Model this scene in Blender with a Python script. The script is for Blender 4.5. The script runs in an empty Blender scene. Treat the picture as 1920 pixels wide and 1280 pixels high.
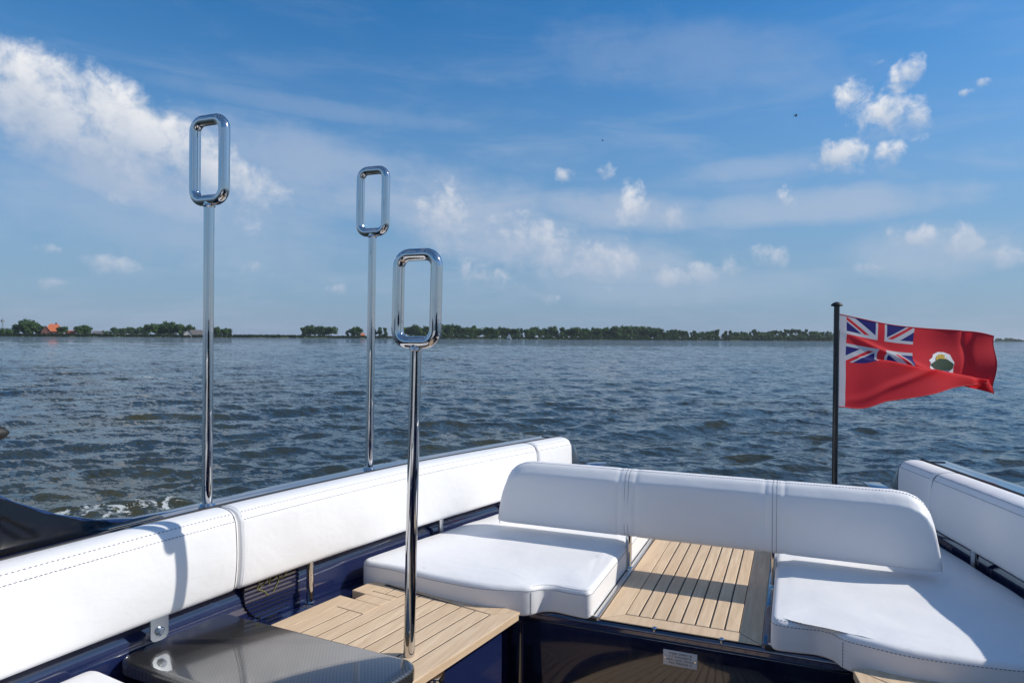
import bpy, bmesh, math, random
import numpy as np
from mathutils import Vector, Matrix

R = math.radians
sc = bpy.context.scene
COL = sc.collection
CZ = 1.70            # camera height above the water; boat coordinates below are relative to the camera height
XC = -0.335          # centre line of the boat (fore-aft axis is +Y aft)
YAW = R(22.2)

# ------------------------------------------------------------------ camera
cam_d = bpy.data.cameras.new('camera'); cam = bpy.data.objects.new('camera', cam_d); COL.objects.link(cam)
cam_d.sensor_width = 36; cam_d.lens = 24.375; cam_d.clip_start = 0.05; cam_d.clip_end = 30000
F0 = Vector((-math.sin(YAW), math.cos(YAW), 0)); R0 = Vector((math.cos(YAW), math.sin(YAW), 0)); U0 = Vector((0, 0, 1))
PITCH, ROLL = R(-0.36), R(0.42)
fw = (F0 * math.cos(PITCH) + U0 * math.sin(PITCH)).normalized()
up = (U0 * math.cos(PITCH) - F0 * math.sin(PITCH)).normalized()
rt = R0 * math.cos(ROLL) + up * math.sin(ROLL); up = up * math.cos(ROLL) - R0 * math.sin(ROLL)
cam.matrix_world = Matrix(((rt.x, up.x, -fw.x, 0), (rt.y, up.y, -fw.y, 0), (rt.z, up.z, -fw.z, CZ), (0, 0, 0, 1)))
sc.camera = cam

# ------------------------------------------------------------------ render / exposure
sc.render.engine = 'CYCLES'
sc.view_settings.view_transform = 'Standard'; sc.view_settings.look = 'None'
sc.view_settings.exposure = 0.0; sc.view_settings.gamma = 1.0; sc.view_settings.use_curve_mapping = False
sc.cycles.use_denoising = True
sc.cycles.max_bounces = 8; sc.cycles.diffuse_bounces = 5; sc.cycles.glossy_bounces = 5; sc.cycles.transmission_bounces = 4
sc.cycles.sample_clamp_indirect = 6

# ------------------------------------------------------------------ sun
SUN_AZ, SUN_EL = R(67.0), R(39.0)          # azimuth from +Y (aft) towards +X
sd = Vector((math.sin(SUN_AZ) * math.cos(SUN_EL), math.cos(SUN_AZ) * math.cos(SUN_EL), math.sin(SUN_EL)))
sl = bpy.data.lights.new('sun', 'SUN'); sl.energy = 4.15; sl.angle = R(0.53); sl.color = (1.0, 0.945, 0.86)
so = bpy.data.objects.new('sun', sl); COL.objects.link(so); so.rotation_euler = sd.to_track_quat('Z', 'Y').to_euler()
so.location = sd * 50

# ------------------------------------------------------------------ tiny expression compiler for shader nodes
class E:
    def __init__(s, nt, sock): s.nt = nt; s.s = sock
    def _m(s, op, *a, clamp=False):
        n = s.nt.nodes.new('ShaderNodeMath'); n.operation = op; n.use_clamp = clamp
        for i, v in enumerate((s,) + a):
            if isinstance(v, E): s.nt.links.new(v.s, n.inputs[i])
            else: n.inputs[i].default_value = v
        return E(s.nt, n.outputs[0])
    def __add__(s, o): return s._m('ADD', o)
    __radd__ = __add__
    def __sub__(s, o): return s._m('SUBTRACT', o)
    def __rsub__(s, o): return E.c(s.nt, o)._m('SUBTRACT', s)
    def __mul__(s, o): return s._m('MULTIPLY', o)
    __rmul__ = __mul__
    def __truediv__(s, o): return s._m('DIVIDE', o)
    def lt(s, o): return s._m('LESS_THAN', o)
    def gt(s, o): return s._m('GREATER_THAN', o)
    def mx(s, o): return s._m('MAXIMUM', o)
    def mn(s, o): return s._m('MINIMUM', o)
    def abs(s): return s._m('ABSOLUTE')
    def clamp(s): return s._m('ADD', 0.0, clamp=True)
    def step(s, a, b, lo=0.0, hi=1.0):
        n = s.nt.nodes.new('ShaderNodeMapRange'); n.interpolation_type = 'SMOOTHSTEP'
        s.nt.links.new(s.s, n.inputs['Value'])
        n.inputs['From Min'].default_value = a; n.inputs['From Max'].default_value = b
        n.inputs['To Min'].default_value = lo; n.inputs['To Max'].default_value = hi
        return E(s.nt, n.outputs[0])
    @staticmethod
    def c(nt, v):
        n = nt.nodes.new('ShaderNodeValue'); n.outputs[0].default_value = v; return E(nt, n.outputs[0])
def vec(nt, x, y, z=0.0):
    n = nt.nodes.new('ShaderNodeCombineXYZ')
    for i, v in enumerate((x, y, z)):
        if isinstance(v, E): nt.links.new(v.s, n.inputs[i])
        else: n.inputs[i].default_value = v
    return n.outputs[0]
def noise(nt, v, scale, detail=4, rough=0.55, dist=0.0, lac=2.0):
    n = nt.nodes.new('ShaderNodeTexNoise'); nt.links.new(v, n.inputs['Vector'])
    n.inputs['Scale'].default_value = scale; n.inputs['Detail'].default_value = detail
    n.inputs['Roughness'].default_value = rough; n.inputs['Distortion'].default_value = dist; n.inputs['Lacunarity'].default_value = lac
    return E(nt, n.outputs['Fac'])
def mixc(nt, f, a, b):
    n = nt.nodes.new('ShaderNodeMix'); n.data_type = 'RGBA'
    if isinstance(f, E): nt.links.new(f.s, n.inputs[0])
    else: n.inputs[0].default_value = f
    for i, v in ((6, a), (7, b)):
        if isinstance(v, (tuple, list)): n.inputs[i].default_value = tuple(v)[:3] + (1,)
        else: nt.links.new(v, n.inputs[i])
    return n.outputs[2]
def sep(nt, v):
    n = nt.nodes.new('ShaderNodeSeparateXYZ'); nt.links.new(v, n.inputs[0]); return [E(nt, o) for o in n.outputs]

# ------------------------------------------------------------------ world: sky with clouds
W = bpy.data.worlds.new('World'); sc.world = W; W.use_nodes = True
nt = W.node_tree; nt.nodes.clear()
SKY = 0.142
sky = nt.nodes.new('ShaderNodeTexSky'); sky.sky_type = 'NISHITA'; sky.sun_disc = False
sky.sun_elevation = SUN_EL; sky.sun_rotation = SUN_AZ; sky.altitude = 0; sky.air_density = 1.0; sky.dust_density = 0.25; sky.ozone_density = 3.0
tc = nt.nodes.new('ShaderNodeTexCoord')
dx, dy, dz = sep(nt, tc.outputs['Generated'])
az = dx._m('ARCTAN2', dy) * 57.29578          # degrees from +Y towards +X
el = dz._m('ARCSINE') * 57.29578
def pdir(px, py):                             # photograph pixel -> sky direction (azimuth, elevation)
    d = fw + rt * ((px - 960) / 1300) + up * ((640 - py) / 1300); d.normalize()
    return math.degrees(math.atan2(d.x, d.y)), math.degrees(math.asin(d.z))
p3 = vec(nt, az * 0.1, el * 0.1, 0.0)
nA = noise(nt, p3, 3.2, 7, 0.62, 0.25)        # billowing detail
pS = vec(nt, az * 0.1 + el * 0.02, el * 0.1 + 0.06 * 1.0, 3.7)
nS = noise(nt, pS, 3.2, 4, 0.6, 0.25)         # same kind of field, for relief
pW = vec(nt, az * 0.035, el * 0.16, 1.3)
nW = noise(nt, pW, 2.2, 6, 0.62, 0.4)         # streaky veil
pV = vec(nt, az * 0.06 + el * 0.05, el * 0.1, 7.1)
nV = noise(nt, pV, 1.6, 5, 0.6, 0.3)
# cumulus: (px, py, half width, half height, tilt in degrees, gain)
CUM = [(40, 165, 210, 110, -24, 1.15), (215, 230, 190, 95, -28, 1.15), (370, 300, 170, 70, -30, 1.05), (475, 340, 80, 40, -32, .85),
       (1690, 140, 48, 30, 35, .85), (1600, 180, 40, 42, 0, .72), (1650, 215, 75, 40, 18, .85), (1715, 205, 40, 40, 0, .62),
       (1575, 288, 66, 36, 0, .95), (1668, 287, 36, 28, 0, .9), (1812, 173, 20, 9, 0, .7), (1645, 118, 18, 10, 0, .65), (1842, 153, 18, 8, 0, .6),
       (85, 467, 36, 14, 0, .62), (205, 498, 72, 24, -8, .85), (110, 530, 42, 14, 0, .55), (470, 497, 40, 16, -10, .55), (520, 522, 28, 12, 0, .5), (635, 543, 26, 13, 0, .55),
       (835, 400, 70, 55, -30, .8), (905, 510, 60, 28, -20, .62), (1010, 455, 110, 55, -18, .72), (1130, 485, 95, 38, -12, .85), (1260, 520, 50, 24, -10, .75),
       (1140, 320, 24, 20, 0, .62), (1060, 327, 20, 13, 0, .62), (1190, 385, 34, 55, 5, .72), (1262, 400, 34, 28, 0, .66),
       (1325, 505, 40, 26, -10, .75), (1375, 498, 34, 24, 0, .75), (1448, 478, 48, 26, 0, .72), (1475, 370, 20, 24, 0, .5),
       (1720, 440, 75, 24, -4, .85), (1815, 450, 70, 34, -4, .8), (1890, 475, 60, 30, 0, .7), (1620, 503, 36, 16, 0, .62), (1030, 558, 30, 9, -8, .5)]
big = None; mask = None; wsum = None; vsum = None
for (px, py, a, b, t, g) in CUM:
    ca, ce = pdir(px, py)
    a1, e1 = pdir(px + a, py); a2, e2 = pdir(px, py - b)
    sa = max(abs(a1 - ca), .2); sb = max(abs(e2 - ce), .2)
    u = az - ca; v = el - ce
    th = R(t)
    # tilt measured as on the sky (positive = rising to the right)
    ur = (u * math.cos(th) + v * math.sin(th)) * (1 / sa); vr = (v * math.cos(th) - u * math.sin(th)) * (1 / sb)
    vs = vr.mx(0.0) + (vr * -0.72).mx(0.0)          # softer, deeper underside
    d2 = ur * ur + vs * vs
    m = (1.0 - d2) * g
    mask = m if mask is None else mask.mx(m)
    if a > 69 and px < 500: big = m if big is None else big.mx(m)
    wm = m.mx(0.0); wv = wm * vr
    wsum = wm if wsum is None else wsum + wm; vsum = wv if vsum is None else vsum + wv
mask = mask.mx(-1.0)
# rest of the dome, unseen: cumulus of the same kind, cover raised for fill light
caz, cel = pdir(960, 330)
out = ((az - caz).abs().step(40, 48)).mx(el.step(29, 36))
pO = vec(nt, az * 0.1, el * 0.13, 12.0)
nO = noise(nt, pO, 1.1, 3, 0.5)
rest = ((nO - 0.51) * 6.0).mn(0.9) * out + (out - 1.0)
mask = mask.mx(rest)
vav = vsum / (wsum + 0.05)
nB = noise(nt, p3, 9.0, 5, 0.54, 0.5)
dens = mask * 0.72 + (nA - 0.5) * 1.9 + (nB - 0.5) * (1.3 - (big * 2.0 + 0.6).clamp() * 0.7)
cum = dens.step(0.04, 0.85) * (vav.step(-1.1, .15, .45, 1.0))
# billow relief: brighter towards the sun side
rel = (nA - nS) * 1.8 + (nB - 0.5) * 0.9
shade = (rel * 0.38 + 0.58 + vav * 0.42).clamp()
# veils: broad soft banks and streaks (px, py, half width, half height, tilt, opacity)
SOFT = [(600, 320, 340, 95, -13, .62), (900, 410, 340, 105, -15, .85), (1090, 475, 270, 62, -11, .8), (300, 410, 430, 120, -4, .45), (1560, 384, 520, 42, 1, .70), (1150, 395, 260, 46, -3, .75),
        (1400, 316, 190, 30, 2, .48), (1760, 470, 260, 70, 0, .6), (600, 205, 420, 26, -3, .26), (1300, 110, 380, 110, -8, .28), (220, 330, 330, 75, -22, .75), (1250, 540, 420, 45, 0, .4)]
soft = nW.step(0.42, 0.8) * el.step(34, 10) * 0.35
nX = nV * 0.5 + nW * 0.5 + (nA - 0.5) * 0.30
for (px, py, aa, bb, t, g) in SOFT:
    ca, ce = pdir(px, py); a1, e1 = pdir(px + aa, py); a2, e2 = pdir(px, py - bb)
    u = az - ca; v = el - ce; th = R(t)
    ur = (u * math.cos(th) + v * math.sin(th)) * (1 / max(.2, abs(a1 - ca))); vr = (v * math.cos(th) - u * math.sin(th)) * (1 / max(.2, abs(e2 - ce)))
    soft = soft.mx((1.0 - (ur * ur + vr * vr) + (nX - 0.5) * 2.6).step(0.0, 1.2) * g)
soft = soft.mn(0.9)
hz = el.step(27, -1) * 0.88
g = SKY
skyc = sky.outputs[0]
hs = nt.nodes.new('ShaderNodeHueSaturation'); hs.inputs['Saturation'].default_value = 1.36; hs.inputs['Value'].default_value = 0.92
nt.links.new(skyc, hs.inputs['Color'])
K = 1.0 / SKY
skyc = mixc(nt, hz, hs.outputs[0], (0.19 * K, 0.315 * K, 0.505 * K))
skyc = mixc(nt, soft * 0.84, skyc, (0.47 * K, 0.545 * K, 0.68 * K))
cc = mixc(nt, shade, (0.36 * K, 0.45 * K, 0.59 * K), (0.93 * K, 0.93 * K, 0.94 * K))
lowf = el.step(19, 2)
cc = mixc(nt, lowf * 0.5, cc, (0.50 * K, 0.54 * K, 0.66 * K))
skyc = mixc(nt, cum * (1.0 - lowf * 0.48), skyc, cc)
bg = nt.nodes.new('ShaderNodeBackground'); bg.inputs['Strength'].default_value = SKY
nt.links.new(skyc, bg.inputs['Color'])
wo = nt.nodes.new('ShaderNodeOutputWorld'); nt.links.new(bg.outputs[0], wo.inputs['Surface'])
W.cycles.sampling_method = 'MANUAL'; W.cycles.sample_map_resolution = 512

# ------------------------------------------------------------------ materials
MATS = {}
def mat(name, col=(.5, .5, .5), rough=.5, metal=0.0, coat=0.0, spec=.5, build=None):
    m = bpy.data.materials.new(name); m.use_nodes = True; MATS[name] = m
    b = m.node_tree.nodes['Principled BSDF']
    b.inputs['Base Color'].default_value = tuple(col) + (1,); b.inputs['Roughness'].default_value = rough
    b.inputs['Metallic'].default_value = metal; b.inputs['Coat Weight'].default_value = coat; b.inputs['Coat Roughness'].default_value = .04
    b.inputs['Specular IOR Level'].default_value = spec
    if coat >= .8: b.inputs['Coat IOR'].default_value = 1.85 if name == 'carbon' else 1.75
    if build: build(m.node_tree, b)
    return m
def objco(nt): return nt.nodes.new('ShaderNodeTexCoord').outputs['Object']
def geopos(nt): return nt.nodes.new('ShaderNodeNewGeometry').outputs['Position']
def bump(nt, b, h, strength, dist, norm=None):
    n = nt.nodes.new('ShaderNodeBump'); n.inputs['Strength'].default_value = strength; n.inputs['Distance'].default_value = dist
    nt.links.new(h.s, n.inputs['Height'])
    if norm: nt.links.new(norm, n.inputs['Normal'])
    if b: nt.links.new(n.outputs[0], b.inputs['Normal'])
    return n.outputs[0]
def scaled(nt, v, s, rotz=0):
    n = nt.nodes.new('ShaderNodeMapping'); nt.links.new(v, n.inputs[0]); n.inputs['Scale'].default_value = s; n.inputs['Rotation'].default_value = (0, 0, rotz)
    return n.outputs[0]

def b_vinyl(nt, b):
    p = geopos(nt)
    big = noise(nt, p, 4.5, 3, .5, .3); mid = noise(nt, scaled(nt, p, (1, 1, 1.6)), 17, 4, .55, 1.2); fine = noise(nt, p, 420, 2, .5)
    n1 = bump(nt, None, big, .5, .014)
    n2 = bump(nt, None, mid, .22, .004, n1)
    bump(nt, b, fine, .16, .0013, n2)
    c = mixc(nt, noise(nt, p, 3.0, 4, .6), (.83, .82, .81), (.78, .775, .765))
    c = mixc(nt, noise(nt, p, 14, 6, .7, .6).step(.60, .78) * .10, c, (.50, .47, .43))
    nt.links.new(c, b.inputs['Base Color'])
    nt.links.new(noise(nt, p, 9, 4).step(.3, .7, .38, .56).s, b.inputs['Roughness'])
mat('vinyl', rough=.45, build=b_vinyl)
def b_gel(nt, b):
    p = geopos(nt)
    bump(nt, b, noise(nt, p, 3.0, 2, .4), .12, .01)
    nt.links.new(noise(nt, p, 30, 4, .65).step(.35, .8, .06, .2).s, b.inputs['Roughness'])
mat('gelcoat', (.010, .017, .066), .1, coat=1.0, build=b_gel)
mat('gelcoat_dark', (.006, .009, .022), .08, coat=.8, build=b_gel)  # darker copy of gelcoat; puts shade into the front panel's colour
mat('thread', (.075, .085, .125), .7)
def b_steel(nt, b):
    p = geopos(nt)
    nt.links.new(noise(nt, scaled(nt, p, (1, 1, .3)), 70, 5, .68).step(.42, .8, .025, .22).s, b.inputs['Roughness'])
    spots = noise(nt, p, 190, 2, .5).step(.69, .74)
    nt.links.new(mixc(nt, spots * .5, (.60, .595, .59), (.36, .35, .33)), b.inputs['Base Color'])
mat('steel', (.80, .79, .78), .05, metal=1.0, build=b_steel)
mat('tab_steel', (.40, .43, .46), .34, metal=1.0)
mat('steel_satin', (.62, .62, .62), .28, metal=1.0)
def b_teak(nt, b):
    oi = nt.nodes.new('ShaderNodeObjectInfo')
    n = nt.nodes.new('ShaderNodeVectorMath'); n.operation = 'ADD'
    p = geopos(nt); nt.links.new(p, n.inputs[0])
    rnd = E(nt, oi.outputs['Random'])
    nt.links.new(vec(nt, rnd * 7.0, rnd * 31.0, 0.0), n.inputs[1])
    q = scaled(nt, n.outputs[0], (22, 1.6, 22), 0.0)
    g1 = noise(nt, q, 3.0, 6, .62, .35); g2 = noise(nt, scaled(nt, n.outputs[0], (160, 8, 160)), 3.0, 3, .6)
    c = mixc(nt, g1.step(.3, .72), (.58, .42, .27), (.73, .565, .385))
    c = mixc(nt, g2.step(.5, .8) * .35, c, (.45, .30, .175))
    c = mixc(nt, rnd * .42, c, (.54, .39, .25))
    nt.links.new(c, b.inputs['Base Color'])
    bump(nt, b, g2, .25, .0008)
mat('teak', rough=.62, spec=.3, build=b_teak)
mat('caulk', (.018, .018, .02), .7)
def b_carbon(nt, b):
    p = scaled(nt, geopos(nt), (1, 1, 1), .2)
    x, y, z = sep(nt, p)
    a = (x * 520.0 + z * 520.0)._m('SINE'); c = (y * 520.0 + z * 520.0)._m('SINE')
    w = (a * c).gt(0.0)
    col = mixc(nt, w, (.012, .012, .013), (.045, .044, .043))
    nt.links.new(col, b.inputs['Base Color'])
    bump(nt, b, w, .08, .0004)
mat('carbon', (.02, .02, .02), .3, coat=1.0, build=b_carbon)
mat('black_paint', (.010, .012, .016), .25, coat=.5, spec=.3)
mat('black_rubber', (.012, .012, .012), .6)
mat('label_plate', (.66, .62, .58), .4)
mat('gloss_black', (.006, .006, .007), .06, spec=.35)
mat('ink', (.03, .03, .03), .6)
mat('logo_gold', (.30, .30, .07), .4, metal=.3)

# ------------------------------------------------------------------ mesh helpers
ORIG = {}
def thing(name, label, cat, loc, group=None):
    o = bpy.data.objects.new(name, None); o.empty_display_size = .1; COL.objects.link(o)
    o.location = loc; ORIG[o.name] = Vector(loc)
    o['label'] = label; o['category'] = cat
    if group: o['group'] = group
    return o
def tag(o, label, cat, group=None):
    o['label'] = label; o['category'] = cat
    if group: o['group'] = group
    return o
def abs_origin(o): return ORIG[o.name]
def mk(name, verts, faces, m, parent=None, sharp=35, smooth=True, boat=True, origin=None, mats=None, fmat=None):
    """one mesh object from absolute coordinates (boat=True: z relative to the camera height)"""
    off = Vector((0, 0, CZ if boat else 0))
    V = [Vector(v) + off for v in verts]
    if parent is not None: o0 = abs_origin(parent)
    elif origin is not None: o0 = Vector(origin)
    else:
        xs = [v.x for v in V]; ys = [v.y for v in V]; zs = [v.z for v in V]
        o0 = Vector(((min(xs) + max(xs)) / 2, (min(ys) + max(ys)) / 2, min(zs)))
    me = bpy.data.meshes.new(name); me.from_pydata([tuple(v - o0) for v in V], [], faces); me.validate(); me.update()
    bm = bmesh.new(); bm.from_mesh(me); bmesh.ops.recalc_face_normals(bm, faces=bm.faces); bm.to_mesh(me); bm.free()
    if smooth:
        me.polygons.foreach_set('use_smooth', [True] * len(me.polygons)); me.set_sharp_from_angle(angle=R(sharp))
    for mm in (mats or [m]): me.materials.append(MATS[mm] if isinstance(mm, str) else mm)
    if fmat: me.polygons.foreach_set('material_index', fmat[:len(me.polygons)])
    o = bpy.data.objects.new(name, me); COL.objects.link(o)
    if parent is not None: o.parent = parent; ORIG[o.name] = o0
    else: o.location = o0; ORIG[o.name] = o0
    return o
class MB:
    def __init__(s): s.v = []; s.f = []
    def add(s, v, f):
        n = len(s.v); s.v += [tuple(p) for p in v]; s.f += [tuple(i + n for i in q) for q in f]; return s
    def build(s, name, m, parent=None, **k): return mk(name, s.v, s.f, m, parent, **k)
def loft(rings, caps=True, closed=True):
    n = len(rings[0]); v = [p for r in rings for p in r]; f = []
    for i in range(len(rings) - 1):
        for j in range(n if closed else n - 1):
            k = (j + 1) % n
            f.append((i * n + j, i * n + k, (i + 1) * n + k, (i + 1) * n + j))
    if caps and closed:
        f.append(tuple(range(n))); f.append(tuple(range((len(rings) - 1) * n, len(rings) * n)))
    return v, f
def frames(pts, closed=False):
    P = [Vector(p) for p in pts]; n = len(P); out = []; ref = None
    for i in range(n):
        a = P[(i - 1) % n] if (closed or i > 0) else P[i]; b = P[(i + 1) % n] if (closed or i < n - 1) else P[i]
        t = (b - a).normalized()
        if ref is None:
            ref = Vector((0, 0, 1)) if abs(t.z) < .9 else Vector((1, 0, 0))
        s = t.cross(ref).normalized(); u = s.cross(t).normalized(); ref = u
        out.append((P[i], s, u))
    return out
def tube(pts, r, seg=12, closed=False, caps=True):
    fr = frames(pts, closed); rings = []
    for i, (p, s, u) in enumerate(fr):
        rr = r[i] if isinstance(r, (list, tuple)) else r
        rings.append([p + s * (rr * math.cos(2 * math.pi * k / seg)) + u * (rr * math.sin(2 * math.pi * k / seg)) for k in range(seg)])
    if closed: rings.append(rings[0])
    return loft(rings, caps=caps and not closed)
def box(c, sx, sy, sz, rz=0.0, bev=0.0):
    if bev <= 0:
        q = [(-1, -1, -1), (1, -1, -1), (1, 1, -1), (-1, 1, -1), (-1, -1, 1), (1, -1, 1), (1, 1, 1), (-1, 1, 1)]
        V = [Vector((a * sx / 2, b * sy / 2, d * sz / 2)) for a, b, d in q]
        f = [(0, 3, 2, 1), (4, 5, 6, 7), (0, 1, 5, 4), (1, 2, 6, 5), (2, 3, 7, 6), (3, 0, 4, 7)]
    else:
        bm = bmesh.new(); bmesh.ops.create_cube(bm, size=1); bmesh.ops.scale(bm, vec=(sx, sy, sz), verts=bm.verts)
        bmesh.ops.bevel(bm, geom=bm.edges[:], offset=bev, segments=2, affect='EDGES', profile=.5)
        bm.verts.index_update(); V = [v.co.copy() for v in bm.verts]; f = [tuple(v.index for v in q.verts) for q in bm.faces]; bm.free()
    M = Matrix.Rotation(rz, 3, 'Z'); return [M @ v + Vector(c) for v in V], f
def fillet(pts, rad, seg=6):
    out = []; n = len(pts)
    for i in range(n):
        p = Vector(pts[i]).to_2d(); a = Vector(pts[i - 1]).to_2d(); b = Vector(pts[(i + 1) % n]).to_2d()
        r = rad[i] if isinstance(rad, (list, tuple)) else rad
        u = (a - p); w = (b - p); la, lb = u.length, w.length
        r = min(r, la * .45, lb * .45)
        if r < 1e-5: out.append(p); continue
        s = p + u / la * r; e = p + w / lb * r
        for k in range(seg + 1):
            t = k / seg; out.append((1 - t) ** 2 * s + 2 * t * (1 - t) * p + t * t * e)
    return out
def inset(poly, d):
    n = len(poly); A = sum(poly[i].x * poly[(i + 1) % n].y - poly[(i + 1) % n].x * poly[i].y for i in range(n)); sg = 1 if A > 0 else -1
    out = []
    for i in range(n):
        a, p, b = poly[i - 1], poly[i], poly[(i + 1) % n]
        e1 = (p - a).normalized() if (p - a).length > 1e-7 else Vector((0, 0)); e2 = (b - p).normalized() if (b - p).length > 1e-7 else e1
        n1 = Vector((-e1.y, e1.x)) * sg; n2 = Vector((-e2.y, e2.x)) * sg
        m = n1 + n2
        if m.length < 1e-6: m = n1
        m.normalize(); c = max(.5, m.dot(n1)); out.append(p + m * (d / c))
    return out
def slab(poly, z0, z1, r=.002, steps=1, top=None, rb=None):
    """prism with rounded top (and bottom) edges; top(x,y)->extra height"""
    poly = [Vector(p).to_2d() for p in poly]; rb = r if rb is None else rb
    rings = []; T = (lambda x, y: 0.0) if top is None else top
    if rb > 0:
        for k in range(steps + 1):
            a = math.pi / 2 * k / steps; q = inset(poly, rb * (1 - math.sin(a))); rings.append([(p.x, p.y, z0 + rb * (1 - math.cos(a))) for p in q])
    else: rings.append([(p.x, p.y, z0) for p in poly])
    for k in range(steps + 1):
        a = math.pi / 2 * k / steps; q = inset(poly, r * (1 - math.cos(a)))
        rings.append([(p.x, p.y, z1 - r * (1 - math.sin(a)) + T(p.x, p.y)) for p in q])
    return loft(rings)
def chaikin(p, n=2):
    for _ in range(n):
        q = []
        for i in range(len(p)):
            a, b = p[i], p[(i + 1) % len(p)]
            q += [(a[0] * .75 + b[0] * .25, a[1] * .75 + b[1] * .25), (a[0] * .25 + b[0] * .75, a[1] * .25 + b[1] * .75)]
        p = q
    return p
def stitches(pts, dash=.007, gap=.004, r=.0011):
    """a row of thread stitches along a polyline"""
    P = [Vector(p) for p in pts]; mb = MB(); acc = 0; L = [0]
    for i in range(1, len(P)): L.append(L[-1] + (P[i] - P[i - 1]).length)
    def at(s):
        i = 1
        while i < len(L) - 1 and L[i] < s: i += 1
        t = (s - L[i - 1]) / max(1e-9, L[i] - L[i - 1]); return P[i - 1].lerp(P[i], min(1, max(0, t)))
    s = 0
    while s + dash < L[-1]:
        v, f = tube([at(s), at(s + dash * .5), at(s + dash)], [r * .6, r, r * .6], 4); mb.add(v, f); s += dash + gap
    return mb

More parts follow.
